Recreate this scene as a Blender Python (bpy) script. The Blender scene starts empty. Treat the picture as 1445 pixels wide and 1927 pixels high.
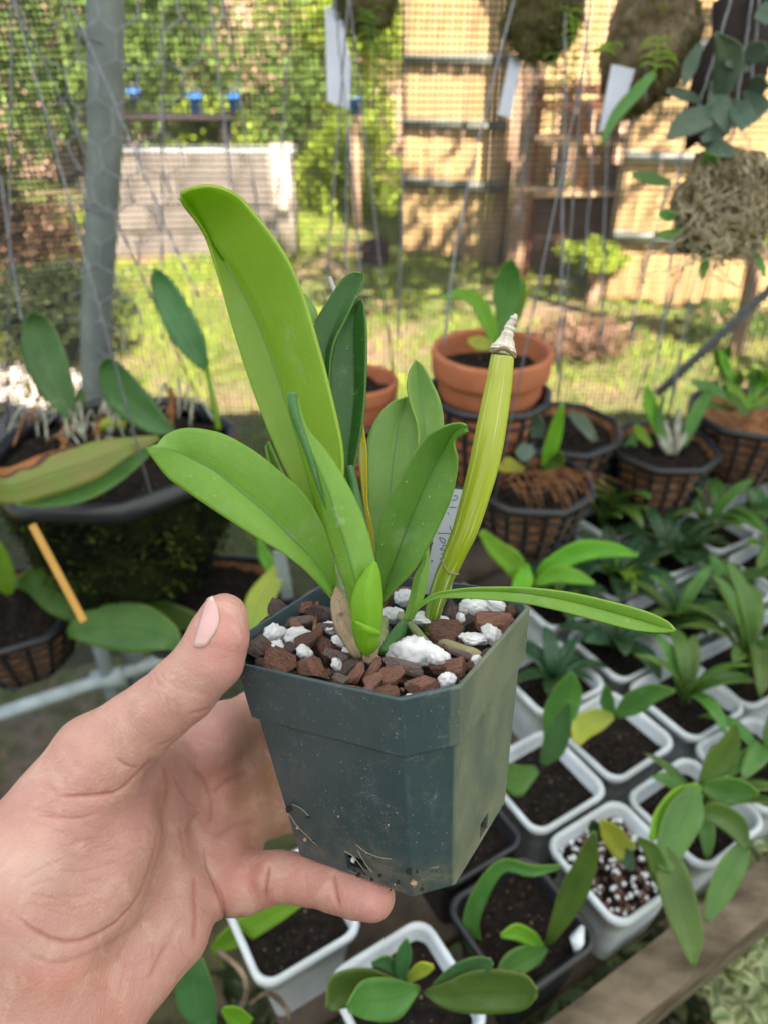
import bpy, math, random
import numpy as np
from mathutils import Vector, Matrix, noise
from mathutils.bvhtree import BVHTree
random.seed(7); RNG = np.random.default_rng(7)
S = bpy.context.scene; COL = S.collection

# ------------------------------------------------------------ camera, sky, sun, exposure
PITCH = math.radians(33); cP, sP = math.cos(PITCH), math.sin(PITCH)
CAM = np.array([0, 0, 1.6]); AX = np.array([1., 0, 0]); AD = np.array([0, -sP, -cP]); AF = np.array([0, cP, -sP])
FPX, CX, CY = 1400., 722.5, 963.5
cd = bpy.data.cameras.new('camera'); cam = bpy.data.objects.new('camera', cd); COL.objects.link(cam)
cam.location = CAM; cam.rotation_euler = (math.pi / 2 - PITCH, 0, 0)
cd.sensor_fit = 'HORIZONTAL'; cd.sensor_width = 5.7; cd.lens = 5.7 * FPX / 1445
cd.clip_start = .01; cd.clip_end = 300
cd.dof.use_dof = True; cd.dof.focus_distance = .29; cd.dof.aperture_fstop = 1.75
S.camera = cam
SUN_AZ, SUN_EL = math.radians(160), math.radians(47)      # azimuth clockwise from +Y
w = bpy.data.worlds.new('World'); S.world = w; w.use_nodes = True
nt = w.node_tree; nt.nodes.clear()
sky = nt.nodes.new('ShaderNodeTexSky'); sky.sky_type = 'NISHITA'; sky.sun_disc = False
sky.sun_elevation = SUN_EL; sky.sun_rotation = SUN_AZ
bg = nt.nodes.new('ShaderNodeBackground'); bg.inputs[1].default_value = .05
wo = nt.nodes.new('ShaderNodeOutputWorld'); nt.links.new(sky.outputs[0], bg.inputs[0]); nt.links.new(bg.outputs[0], wo.inputs[0])
sd = bpy.data.lights.new('sun', 'SUN'); sun = bpy.data.objects.new('sun', sd); COL.objects.link(sun)
sd.energy = 5.0; sd.angle = math.radians(.5); sd.color = (1, .9, .74)
sv = Vector((math.sin(SUN_AZ) * math.cos(SUN_EL), math.cos(SUN_AZ) * math.cos(SUN_EL), math.sin(SUN_EL)))
sun.rotation_euler = sv.to_track_quat('Z', 'Y').to_euler()
S.view_settings.view_transform = 'Standard'; S.view_settings.look = 'None'; S.view_settings.gamma = 1
S.view_settings.use_curve_mapping = False; S.view_settings.exposure = 2.75
S.cycles.use_denoising = True

# ------------------------------------------------------------ coordinates
def cw(v):                                     # camera-frame metres (right, down, forward) -> world
    v = np.asarray(v, float); return CAM + v[..., 0:1] * AX + v[..., 1:2] * AD + v[..., 2:3] * AF
def W(px, py, d): return cw(np.array([(px - CX) / FPX * d, (py - CY) / FPX * d, d]))
def ray(px, py): return (px - CX) / FPX * AX + (py - CY) / FPX * AD + AF
def Zp(px, py, z): r = ray(px, py); return CAM + r * (z - 1.6) / r[2]
def Yp(px, py, Y): r = ray(px, py); return CAM + r * Y / r[1]
def proj(P):
    q = np.asarray(P) - CAM; d = q @ AF
    return CX + FPX * (q @ AX) / d, CY + FPX * (q @ AD) / d, d

# ------------------------------------------------------------ objects
def new_mesh(name, v, f, uv=None, smooth=True):
    me = bpy.data.meshes.new(name); me.from_pydata([tuple(map(float, p)) for p in v], [], [tuple(map(int, q)) for q in f]); me.update()
    if smooth: me.polygons.foreach_set('use_smooth', [True] * len(me.polygons))
    if uv is not None:
        l = me.uv_layers.new(name='UVMap'); idx = np.empty(len(me.loops), int); me.loops.foreach_get('vertex_index', idx)
        l.data.foreach_set('uv', np.asarray(uv, float)[idx].ravel())
    return me
def add(name, me, m, parent=None):
    o = bpy.data.objects.new(name, me); COL.objects.link(o)
    if m and not me.materials: me.materials.append(m)
    if parent:
        o.parent = parent
        r = parent
        off = Vector((0, 0, 0))
        while r.parent: r = r.parent
        if parent.parent is None: o.location = -parent.location
    return o
def part(name, v, f, m, parent=None, uv=None, smooth=True, solid=0, label=None, kind=None):
    o = add(name, new_mesh(name, v, f, uv, smooth), m, parent)
    if solid:
        s = o.modifiers.new('solid', 'SOLIDIFY'); s.thickness = solid; s.offset = 0
    if label: o['label'] = label
    if kind: o['kind'] = kind
    return o
def tag(o, label, cat, group=None):
    o['label'] = label; o['category'] = cat
    if group: o['group'] = group
    return o
def thing(name, loc, label, cat, group=None):
    o = bpy.data.objects.new(name, None); o.empty_display_size = .02; o.location = Vector(loc); COL.objects.link(o)
    return tag(o, label, cat, group)
def copy_tree(root, loc, rz=0, sc=1., label=None, group=None):
    r = root.copy(); COL.objects.link(r); r.location = Vector(loc); r.rotation_euler = (0, 0, rz); r.scale = (sc,) * 3
    if label: r['label'] = label
    if group: r['group'] = group
    for ch in root.children:
        c = ch.copy(); COL.objects.link(c); c.parent = r
        for g in ch.children:
            d = g.copy(); COL.objects.link(d); d.parent = c
    return r
class MB:
    def __init__(s): s.v = []; s.f = []; s.uv = []
    def add(s, v, f, uv=None):
        n = len(s.v); s.v += [tuple(p) for p in v]; s.f += [tuple(i + n for i in q) for q in f]
        s.uv += [tuple(q) for q in uv] if uv is not None else [(0, 0)] * len(v)
    def box(s, c, h, R=None):
        P = np.array([(x, y, z) for z in (-1, 1) for y in (-1, 1) for x in (-1, 1)], float) * h
        if R is not None: P = P @ np.array(R).T
        s.add(P + np.array(c), [(0, 2, 3, 1), (4, 5, 7, 6), (0, 1, 5, 4), (2, 6, 7, 3), (0, 4, 6, 2), (1, 3, 7, 5)])
    def tube(s, P, r, n=6, cap=True): s.add(*tube(P, r, n, cap))
    def part(s, name, m, parent=None, **k): return part(name, s.v, s.f, m, parent, uv=s.uv, **k)
def rz(a): c, s = math.cos(a), math.sin(a); return np.array([[c, -s, 0], [s, c, 0], [0, 0, 1]])
def cat(P, n):                                 # Catmull-Rom resample of a polyline (any dimension)
    P = np.asarray(P, float)
    if len(P) == 2: t = np.linspace(0, 1, n)[:, None]; return P[0] * (1 - t) + P[1] * t
    Q = np.vstack([2 * P[0] - P[1], P, 2 * P[-1] - P[-2]]); out = []
    for u in np.linspace(0, len(P) - 1 - 1e-6, n):
        i = int(u); t = u - i; a, b, c, d = Q[i:i + 4]
        out.append(.5 * (2 * b + (c - a) * t + (2 * a - 5 * b + 4 * c - d) * t * t + (3 * b - a - 3 * c + d) * t ** 3))
    return np.array(out)
def tube(P, r, n=6, cap=True, flat=1.):
    P = np.asarray(P, float); k = len(P); r = np.broadcast_to(np.asarray(r, float), (k,))
    T = np.gradient(P, axis=0); T /= np.linalg.norm(T, axis=1)[:, None] + 1e-12
    a = np.cross(T[0], [0, 0, 1.]) if abs(T[0][2]) < .9 else np.cross(T[0], [1., 0, 0]); a /= np.linalg.norm(a)
    v, uv, f = [], [], []
    for i in range(k):
        a = a - T[i] * (a @ T[i]); a /= np.linalg.norm(a); b = np.cross(T[i], a)
        for j in range(n):
            th = 2 * math.pi * j / n
            v.append(P[i] + r[i] * (math.cos(th) * a + math.sin(th) * b * flat)); uv.append((j / n, i / (k - 1)))
    for i in range(k - 1):
        for j in range(n):
            f.append((i * n + j, i * n + (j + 1) % n, (i + 1) * n + (j + 1) % n, (i + 1) * n + j))
    if cap: f.append(tuple(range(n))[::-1]); f.append(tuple((k - 1) * n + j for j in range(n)))
    return v, f, uv
def rings(prof, n=24, c=(0, 0, 0), ph=0., shape=None):   # lathe: [(radius, z)...]
    v, f = [], []
    for r, z in prof:
        for j in range(n):
            th = ph + 2 * math.pi * j / n; q = 1 if shape is None else shape(th)
            v.append((c[0] + r * q * math.cos(th), c[1] + r * q * math.sin(th), c[2] + z))
    for i in range(len(prof) - 1):
        for j in range(n): f.append((i * n + j, i * n + (j + 1) % n, (i + 1) * n + (j + 1) % n, (i + 1) * n + j))
    return v, f

# ------------------------------------------------------------ materials
def nodes(name):
    m = bpy.data.materials.new(name); m.use_nodes = True; t = m.node_tree; t.nodes.clear()
    o = t.nodes.new('ShaderNodeOutputMaterial'); return m, t, o
class G:
    def __init__(s, t): s.t = t
    def n(s, ty, **k):
        x = s.t.nodes.new(ty)
        for a, b in k.items(): setattr(x, a, b)
        return x
    def l(s, a, b): s.t.links.new(a, b)
    def noise(s, co, sc, det=4, rough=.6, dist=0):
        x = s.n('ShaderNodeTexNoise'); x.inputs['Scale'].default_value = sc; x.inputs['Detail'].default_value = det
        x.inputs['Roughness'].default_value = rough; x.inputs['Distortion'].default_value = dist
        if co is not None: s.l(co, x.inputs['Vector'])
        return x.outputs['Fac']
    def ramp(s, fac, stops):
        x = s.n('ShaderNodeValToRGB'); r = x.color_ramp
        while len(r.elements) < len(stops): r.elements.new(.5)
        for e, (p, c) in zip(r.elements, stops): e.position = p; e.color = (*c, 1) if len(c) == 3 else c
        s.l(fac, x.inputs[0]); return x.outputs[0]
    def mix(s, fac, a, b, mode='MIX'):
        x = s.n('ShaderNodeMix', data_type='RGBA', blend_type=mode)
        for i, q in ((0, fac), (6, a), (7, b)):
            if hasattr(q, 'node'): s.l(q, x.inputs[i])
            elif i == 0: x.inputs[0].default_value = q
            else: x.inputs[i].default_value = (*q, 1)
        return x.outputs[2]
    def math(s, op, a, b=0., c=None):
        x = s.n('ShaderNodeMath', operation=op)
        for i, q in enumerate((a, b) if c is None else (a, b, c)):
            if hasattr(q, 'node'): s.l(q, x.inputs[i])
            else: x.inputs[i].default_value = q
        return x.outputs[0]
    def mr(s, v, a, b, c=0., d=1.):
        x = s.n('ShaderNodeMapRange'); x.interpolation_type = 'SMOOTHSTEP'; s.l(v, x.inputs[0])
        for i, q in enumerate((a, b, c, d)): x.inputs[i + 1].default_value = q
        return x.outputs[0]
    def bump(s, h, st, dist=.001):
        x = s.n('ShaderNodeBump'); x.inputs['Strength'].default_value = st; x.inputs['Distance'].default_value = dist
        s.l(h, x.inputs['Height']); return x.outputs[0]
    def co(s, kind='Object', scale=None):
        x = s.n('ShaderNodeTexCoord').outputs[kind]
        if scale:
            y = s.n('ShaderNodeMapping'); y.inputs['Scale'].default_value = scale; s.l(x, y.inputs[0]); x = y.outputs[0]
        return x
def bsdf(g, o, col, rough=.6, spec=.5, bump=None, transl=0, tcol=None, sss=0, srad=(1, .35, .2), sscale=.004, coat=0):
    p = g.n('ShaderNodeBsdfPrincipled')
    if hasattr(col, 'node'): g.l(col, p.inputs['Base Color'])
    else: p.inputs['Base Color'].default_value = (*col, 1)
    if hasattr(rough, 'node'): g.l(rough, p.inputs['Roughness'])
    else: p.inputs['Roughness'].default_value = rough
    p.inputs['Specular IOR Level'].default_value = spec
    if sss: p.inputs['Subsurface Weight'].default_value = sss; p.inputs['Subsurface Radius'].default_value = srad; p.inputs['Subsurface Scale'].default_value = sscale
    if coat: p.inputs['Coat Weight'].default_value = coat; p.inputs['Coat Roughness'].default_value = .25
    if bump is not None: g.l(bump, p.inputs['Normal'])
    out = p.outputs[0]
    if transl:
        t = g.n('ShaderNodeBsdfTranslucent'); c = tcol if tcol is not None else col
        if hasattr(c, 'node'): g.l(c, t.inputs[0])
        else: t.inputs[0].default_value = (*c, 1)
        mx = g.n('ShaderNodeMixShader'); mx.inputs[0].default_value = transl; g.l(out, mx.inputs[1]); g.l(t.outputs[0], mx.inputs[2]); out = mx.outputs[0]
    g.l(out, o.inputs[0]); return p
def simple(name, c1, c2=None, scale=20, rough=.7, spec=.4, bump=0, bscale=None, bd=.002, transl=0, lo=.35, hi=.65, stretch=None, rnd=0):
    m, t, o = nodes(name); g = G(t); co = g.co('Object', stretch); c2 = c2 or tuple(x * .6 for x in c1)
    n = g.noise(co, scale, 5); col = g.ramp(n, [(lo, c2), (hi, c1)])
    if rnd:
        oi = g.n('ShaderNodeObjectInfo'); hs = g.n('ShaderNodeHueSaturation')
        g.l(g.math('MULTIPLY_ADD', oi.outputs['Random'], rnd, 1 - rnd / 2), hs.inputs['Value']); g.l(col, hs.inputs['Color'])
        g.l(g.math('MULTIPLY_ADD', oi.outputs['Random'], .03 * rnd, .5 - .015 * rnd), hs.inputs['Hue']); col = hs.outputs[0]
    b = g.bump(g.noise(co, bscale or scale * 3, 6, .7), bump, bd) if bump else None
    bsdf(g, o, col, rough, spec, b, transl); return m
def leaf_mat(name, c1, c2=None, mid=None, edge=None, transl=.3, tcol=None, rough=.42, spec=.45, burn=0, streak=.15, rnd=0, midw=.035, marks=0):
    m, t, o = nodes(name); g = G(t); uv = g.co('UV'); sep = g.n('ShaderNodeSeparateXYZ'); g.l(uv, sep.inputs[0]); U, V = sep.outputs[0], sep.outputs[1]
    c2 = c2 or tuple(x * .72 for x in c1); ob = g.co('Object')
    col = g.ramp(g.noise(ob, 38, 3, .5), [(.3, c2), (.7, c1)])
    mp = g.n('ShaderNodeMapping'); mp.inputs['Scale'].default_value = (46, 1.6, 1); g.l(uv, mp.inputs[0])
    vein = g.noise(mp.outputs[0], 1, 3, .5)
    col = g.mix(g.mr(vein, .3, .7, 0, streak), col, tuple(x * .55 for x in c1))
    mott = g.noise(ob, 420, 3, .7); wsp = g.noise(ob, 1500, 1, .5)
    wl_ = g.mr(g.noise(ob, 60, 4, .7), .55, .75, 0, .22)
    col = g.mix(g.mr(mott, .45, .75, 0, .16), col, tuple(min(1, x * 1.5) for x in c1))
    col = g.mix(wl_, col, (.4, .45, .33)); col = g.mix(g.mr(wsp, .74, .78, 0, .7), col, (.5, .55, .42)); du = g.math('ABSOLUTE', g.math('SUBTRACT', U, .5))
    col = g.mix(g.mr(du, 0, midw, .75, 0), col, mid or tuple(x * .4 for x in c1))
    col = g.mix(g.mr(du, .486, .5, 0, .5), col, edge or (min(1, c1[0] * 2.2 + .08), min(1, c1[1] * 1.5 + .05), c1[2]))
    if burn:
        bn = g.math('ADD', g.math('MULTIPLY', g.noise(ob, 26, 4), .5), g.math('MULTIPLY', U, .76))
        bn = g.math('ADD', bn, g.math('MULTIPLY', g.math('SUBTRACT', 1, V), burn))
        col = g.mix(g.mr(bn, 1.16, 1.19), col, (.06, .02, .01)); col = g.mix(g.mr(bn, 1.21, 1.24), col, (.33, .12, .04))
    if marks:
        mk = g.noise(g.co('Object', (1, 1, .45)), 95, 3, .6); col = g.mix(g.mr(mk, .66, .72, 0, marks), col, (.55, .62, .42))
        mk = g.noise(ob, 900, 1, .5); col = g.mix(g.mr(mk, .76, .8, 0, .8), col, (.6, .66, .5))
    if rnd:
        oi = g.n('ShaderNodeObjectInfo'); hs = g.n('ShaderNodeHueSaturation')
        g.l(g.math('MULTIPLY_ADD', oi.outputs['Random'], rnd, 1 - rnd / 2), hs.inputs['Value'])
        g.l(g.math('MULTIPLY_ADD', oi.outputs['Random'], .05, .475), hs.inputs['Hue']); g.l(col, hs.inputs['Color']); col = hs.outputs[0]
    tc = tcol or tuple(min(1, x) for x in (c1[0] * 2.2, c1[1] * 1.9, c1[2] * .5))
    b = g.bump(g.math('ADD', g.math('MULTIPLY', vein, .7), g.math('MULTIPLY', mott, .25)), .35, .0006)
    bsdf(g, o, col, rough, spec, b, transl, tc); return m

MT = {}
MT['wire'] = simple('galvanised_wire', (.22, .23, .27), (.13, .14, .17), 200, .5, .5)
MT['steel'] = simple('galvanised_pipe', (.2, .23, .24), (.14, .17, .17), 30, .5, .5, .1, 200)
MT['steel_pale'] = simple('pale_pipe', (.5, .58, .6), (.36, .42, .45), 30, .45, .5)
MT['black'] = simple('black_plastic', (.018, .019, .025), (.01, .01, .013), 60, .4, .5)
MT['white'] = simple('white_plastic', (.74, .8, .87), (.48, .52, .54), 14, .38, .5, rnd=.05)
MT['terra'] = simple('terracotta', (.46, .16, .075), (.36, .12, .06), 30, .75, .3, .15, 400)
MT['soil'] = simple('dark_soil', (.022, .015, .012), (.005, .004, .003), 140, .9, .2, 1, 260, .004)
_m = MT['soil']; _g = G(_m.node_tree); _p = next(n for n in _m.node_tree.nodes if n.type == 'BSDF_PRINCIPLED'); _c = _p.inputs['Base Color'].links[0].from_socket
_g.l(_g.mix(_g.mr(_g.noise(_g.co('Object'), 330, 2, .6), .66, .7, 0, .8), _c, (.3, .22, .16)), _p.inputs['Base Color'])
MT['coir'] = simple('coir', (.42, .2, .09), (.16, .07, .035), 90, .9, .2, 1, 200, .004, stretch=(1, 1, .4))
MT['moss'] = simple('dark_moss', (.035, .05, .008), (.004, .007, .004), 28, .95, .1, 1, 160, .01, lo=.42, hi=.72)
MT['moss2'] = simple('tan_moss', (.32, .26, .15), (.09, .075, .04), 45, .95, .1, 1, 160, .01)
MT['cork'] = simple('cork_bark', (.4, .31, .22), (.12, .08, .055), 30, .95, .1, 1, 90, .01)
MT['darkboard'] = simple('dark_board', (.045, .035, .035), (.025, .02, .02), 40, .9, .2, .5, 120)
MT['root'] = simple('silver_root', (.38, .4, .34), (.2, .2, .15), 100, .8, .2)
MT['tagw'] = simple('white_label_plastic', (.45, .48, .58), (.4, .43, .52), 20, .45, .4)
MT['orange'] = simple('orange_label_plastic', (.6, .33, .07), (.45, .24, .05), 20, .5, .4)
MT['ink'] = simple('pencil', (.06, .06, .09), (.03, .03, .05), 300, .6, .3)
MT['bench'] = simple('weathered_wood', (.15, .115, .085), (.06, .045, .035), 14, .85, .2, .6, 60, .003, stretch=(1, 1, 1))
MT['ply'] = simple('plywood', (.42, .29, .19), (.33, .22, .14), 12, .8, .2, .2, 60)

# leaf materials
MT['l_big'] = leaf_mat('big_leaf', (.25, .38, .03), (.19, .33, .02), mid=(.12, .26, .015), edge=(.45, .56, .05), transl=.42, tcol=(.42, .72, .01), marks=.6, streak=.22, rough=.36, spec=.6)
MT['l_front'] = leaf_mat('front_leaf', (.2, .38, .05), (.145, .3, .03), mid=(.045, .14, .045), edge=(.34, .5, .06), transl=.3, tcol=(.35, .7, .05), marks=.25, streak=.22)
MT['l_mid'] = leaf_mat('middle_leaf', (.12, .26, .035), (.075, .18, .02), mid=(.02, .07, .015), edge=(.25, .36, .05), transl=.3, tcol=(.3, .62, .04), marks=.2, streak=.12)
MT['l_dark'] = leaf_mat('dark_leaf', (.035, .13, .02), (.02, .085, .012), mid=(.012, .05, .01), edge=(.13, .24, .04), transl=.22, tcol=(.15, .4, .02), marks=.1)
MT['l_pale'] = leaf_mat('pale_leaf', (.19, .34, .08), (.13, .27, .055), mid=(.04, .13, .06), edge=(.3, .45, .08), transl=.3, tcol=(.35, .6, .08))
MT['l_lime'] = leaf_mat('lime_leaf', (.24, .47, .03), (.19, .4, .02), mid=(.18, .38, .02), edge=(.4, .6, .06), transl=.35, tcol=(.5, .8, .03), midw=.01)
MT['l_yel'] = leaf_mat('yellow_leaf', (.42, .4, .02), (.25, .3, .02), transl=.3)
MT['l_roll'] = leaf_mat('rolled_leaf', (.07, .2, .05), (.04, .13, .03), mid=(.05, .16, .04), edge=(.1, .25, .06), transl=.1)
MT['b_blue'] = leaf_mat('bluegreen_leaf', (.08, .2, .065), (.045, .13, .035), mid=(.1, .22, .1), transl=.2, rnd=.3)
MT['b_green'] = leaf_mat('green_leaf', (.11, .23, .04), (.06, .15, .03), mid=(.04, .12, .02), transl=.3, rnd=.5)
MT['b_bright'] = leaf_mat('bright_leaf', (.2, .4, .03), (.13, .3, .02), transl=.35, rnd=.4)
MT['b_dark'] = leaf_mat('deep_green_leaf', (.03, .09, .03), (.015, .05, .018), transl=.2, rnd=.5)
MT['b_grey'] = leaf_mat('greygreen_leaf', (.08, .13, .09), (.05, .09, .06), transl=.15, rnd=.4)
MT['b_burnt'] = leaf_mat('burnt_leaf', (.17, .24, .04), (.22, .2, .05), mid=(.06, .12, .02), transl=.25, burn=.42)
MT['b_yel'] = leaf_mat('yellowing_leaf', (.4, .42, .05), (.22, .33, .04), transl=.3, rnd=.3)
MT['b_var'] = leaf_mat('variegated_leaf', (.5, .52, .3), (.34, .42, .2), mid=(.06, .15, .04), edge=(.85, .82, .55), transl=.2, midw=.42)

# ------------------------------------------------------------ leaf builders
def loft(Lp, Mp, Rp, n, k, bulge=.0, m_at=.5):
    Lp, Mp, Rp = cat(Lp, n), cat(Mp, n), cat(Rp, n); v, uv, f = [], [], []
    for i in range(n):
        l, m, r = Lp[i], Mp[i], Rp[i]; ww = np.linalg.norm(r - l)
        T = Mp[min(i + 1, n - 1)] - Mp[max(i - 1, 0)]; N = np.cross(r - l, T); N /= np.linalg.norm(N) + 1e-12
        for j in range(2 * k + 1):
            s = j / k; p = l * (1 - s) + m * s if s <= 1 else m * (2 - s) + r * (s - 1)
            ss = s if s <= 1 else s - 1
            p = p + N * bulge * ww * math.sin(math.pi * ss) ** 1.
            v.append(p); uv.append((j / (2 * k), i / (n - 1)))
    q = 2 * k + 1
    for i in range(n - 1):
        for j in range(q - 1): f.append((i * q + j, i * q + j + 1, (i + 1) * q + j + 1, (i + 1) * q + j))
    return v, f, uv
def leaf_px(name, stations, d_tip, d_base, m, parent, off=.004, bow=0., offl=0., offr=0., n=44, k=7, bulge=.02, thick=.0011, label=None, tip_off=0.):
    """stations from tip to base: (Lx,Ly, Mx,My, Rx,Ry); d = distance along the view axis."""
    ns = len(stations); L, M_, R_ = [], [], []
    for i, s in enumerate(stations):
        t = i / (ns - 1); d = d_tip * (1 - t) + d_base * t - bow * math.sin(math.pi * t) + tip_off * max(0, 1 - 5 * t)
        wd = min(1, math.hypot(s[0] - s[4], s[1] - s[5]) / 60)
        L.append(W(s[0], s[1], d + offl * wd)); M_.append(W(s[2], s[3], d + off * wd)); R_.append(W(s[4], s[5], d + offr * wd))
    v, f, uv = loft(L, M_, R_, n, k, bulge)
    return part(name, v, f, m, parent, uv=uv, solid=thick, label=label)
def arc_leaf(p0, az, el0, el1, ln, wd, fold=.25, twist=0., n=14, k=3, pw=.75, curl=0.):
    """free 3-D leaf: starts at p0, climbs at el0 and ends at el1 (radians)."""
    L, M_, R_ = [], [], []; p = np.array(p0, float)
    for i in range(n):
        t = i / (n - 1); el = el0 + (el1 - el0) * t ** 1.2; a = az + curl * t
        T = np.array([math.cos(a) * math.cos(el), math.sin(a) * math.cos(el), math.sin(el)])
        side = np.array([-math.sin(a), math.cos(a), 0]); up = np.cross(T, side)
        tw = twist * t; sd_, u_ = side * math.cos(tw) + up * math.sin(tw), up * math.cos(tw) - side * math.sin(tw)
        ww = wd * .5 * max(.12 * (t < .5), math.sin(math.pi * min(1, t * .93 + .05)) ** pw) if t < .999 else wd * .02
        M_.append(p.copy()); L.append(p + sd_ * ww + u_ * ww * -fold * -1); R_.append(p - sd_ * ww + u_ * ww * fold)
        p = p + T * ln / (n - 1)
    return loft(L, M_, R_, n, k, .015)
def blade_leaf(name, parent, m, *a, solid=.0009, label=None, **k):
    v, f, uv = arc_leaf(*a, **k); return part(name, v, f, m, parent, uv=uv, solid=solid, label=label)

# ------------------------------------------------------------ the ground and the garden beyond
def ground():
    m, t, o = nodes('lawn_ground'); g = G(t); co = g.co('Object')
    a = g.noise(co, 1.3, 5, .65, .4); c = g.ramp(a, [(.38, (.34, .23, .16)), (.47, (.24, .22, .1)), (.55, (.17, .22, .055))])
    c = g.mix(g.mr(g.noise(co, 22, 5, .7), .35, .7, 0, .6), c, (.06, .07, .025)); b = g.bump(g.noise(co, 60, 6, .7), 1, .02)
    bsdf(g, o, c, .95, .1, b)
    n = 60; xs = np.sign(np.linspace(-1, 1, n)) * np.abs(np.linspace(-1, 1, n)) ** 3 * 120; v, f = [], []
    for y in xs:
        for x in xs:
            v.append((x, y + 4, .02 * noise.noise((x * .8, y * .8, 0)) if abs(x) < 12 and abs(y) < 12 else 0))
    for i in range(n - 1):
        for j in range(n - 1): f.append((i * n + j, i * n + j + 1, (i + 1) * n + j + 1, (i + 1) * n + j))
    part('ground', v, f, m, kind='structure')
ground()
MT['grass'] = simple('grass', (.36, .42, .06), (.17, .25, .04), 2.5, .7, .2, transl=.35)
MT['hay'] = simple('dry_grass', (.42, .3, .17), (.22, .14, .08), 4, .8, .2, transl=.2)
def blades(name, m, n, x0, x1, y0, y1, h, test, label_kind='stuff', wd=.006):
    x = RNG.uniform(x0, x1, n); y = RNG.uniform(y0, y1, n); v, f = [], []
    for a, b in zip(x, y):
        q = noise.noise((a * 1.1, b * 1.1, 3)) + .6 * noise.noise((a * 3.1, b * 3.1, 9))
        if not test(q, a, b): continue
        th = random.uniform(0, 6.28); hh = h * random.uniform(.5, 1.4); w_ = wd * (.6 + b * .12); lx, ly = random.gauss(0, .5) * hh, random.gauss(0, .5) * hh
        i = len(v); c, s = math.cos(th) * w_, math.sin(th) * w_
        v += [(a - c, b - s, 0), (a + c, b + s, 0), (a + c * .6 + lx * .5, b + s * .6 + ly * .5, hh * .6), (a + lx, b + ly, hh)]
        f += [(i, i + 1, i + 2), (i, i + 2, i + 3)]
    return part(name, v, f, m, smooth=False, kind=label_kind)
blades('grass', MT['grass'], 60000, -3.4, 3.2, .7, 9.5, .045, lambda q, a, b: q > -.12)
blades('dry_grass', MT['hay'], 15000, -3.4, 3.2, .7, 9.5, .03, lambda q, a, b: q < .0 or random.random() < .06, wd=.008)

def foliage(n, c, r, size, seed, shell=.45, clump=14):
    rg = random.Random(seed); v, f, uv = [], [], []; cl = []
    for i in range(clump):
        while True:
            p = Vector([rg.uniform(-1, 1) for _ in range(3)])
            if p.length < 1: break
        p = p.normalized() * rg.uniform(shell, .85); cl.append((p, rg.uniform(.28, .5)))
    for i in range(n):
        p, cr = cl[rg.randrange(clump)]; q = Vector([rg.gauss(0, 1) for _ in range(3)]); q = q.normalized() * cr * rg.uniform(.55, 1.05)
        P = Vector((c[0] + (p.x + q.x) * r[0], c[1] + (p.y + q.y) * r[1], c[2] + (p.z + q.z) * r[2]))
        if P.z < .01: continue
        a = Vector([rg.gauss(0, 1) for _ in range(3)]).normalized(); b = a.orthogonal().normalized(); b = Matrix.Rotation(rg.uniform(0, 6.28), 3, a) @ b
        e = a.cross(b) * size * .38 * rg.uniform(.7, 1.2); b = b * size * rg.uniform(.7, 1.2); k = len(v)
        v += [P - b, P + e, P + b, P - e]; f.append((k, k + 1, k + 2, k + 3)); uv += [(.5, 0), (0, .5), (.5, 1), (1, .5)]
    return v, f, uv
def fol_mat(name, c1, c2, tr=.3):
    m, t, o = nodes(name); g = G(t); c = g.ramp(g.noise(g.co('Object'), 3.2, 3, .6), [(.35, c2), (.65, c1)])
    c = g.mix(g.mr(g.noise(g.co('Object'), 17, 2, .6), .4, .7, 0, .5), c, tuple(x * 1.6 for x in c1)); bsdf(g, o, c, .6, .25, None, tr, c); return m
MT['f_lime'] = fol_mat('lime_foliage', (.34, .42, .05), (.2, .28, .03), .45)
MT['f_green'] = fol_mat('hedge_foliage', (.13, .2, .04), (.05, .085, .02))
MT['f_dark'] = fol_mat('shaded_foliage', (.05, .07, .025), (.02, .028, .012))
MT['f_rust'] = fol_mat('rusty_foliage', (.45, .17, .07), (.2, .08, .04))
MT['f_brown'] = fol_mat('dry_foliage', (.22, .13, .08), (.1, .06, .04))
MT['f_yel'] = fol_mat('yellow_foliage', (.5, .42, .06), (.3, .3, .04))
MT['trunk'] = simple('trunk_bark', (.42, .28, .19), (.24, .15, .1), 12, .9, .1, .6, 50, .01)
def bush(name, c, r, n, size, m, label, catg='shrub', seed=1, group=None, clump=14):
    t = thing(name, (c[0], c[1], 0), label, catg, group)
    v, f, uv = foliage(n, c, r, size, seed, clump=clump); part('crown', v, f, m, t, uv=uv, smooth=False)
    b = MB(); b.tube(cat([(c[0], c[1], -.02), (c[0] + .03, c[1], c[2] * .5), (c[0] - .02, c[1], c[2])], 6), [.05, .045, .04, .03, .025, .02], 7)
    for a in (0, 2.1, 4.2): b.tube([(c[0], c[1], c[2] * .4), (c[0] + r[0] * .5 * math.cos(a), c[1] + r[1] * .5 * math.sin(a), c[2] + r[2] * .4)], [.025, .01], 5)
    b.part('trunk', MT['trunk'], t); return t
bush('hedge_shrub', (-2.55, 4.2, 1.35), (.95, .8, 1.0), 9000, .035, MT['f_green'], 'tall bright green shrub at the upper left corner behind the netting', seed=2, clump=24)
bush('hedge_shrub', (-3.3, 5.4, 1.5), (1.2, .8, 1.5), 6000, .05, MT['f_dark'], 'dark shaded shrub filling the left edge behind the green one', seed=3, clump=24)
bush('hedge_shrub', (-2.2, 4.6, .55), (.55, .5, .6), 4500, .03, MT['f_brown'], 'low brown twiggy shrub left of the grey pole', seed=4)
bush('rusty_shrub', (-2.35, 4.0, .75), (.22, .25, .22), 900, .035, MT['f_rust'], 'orange-brown dry clump at the left edge of the picture', seed=5)
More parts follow.
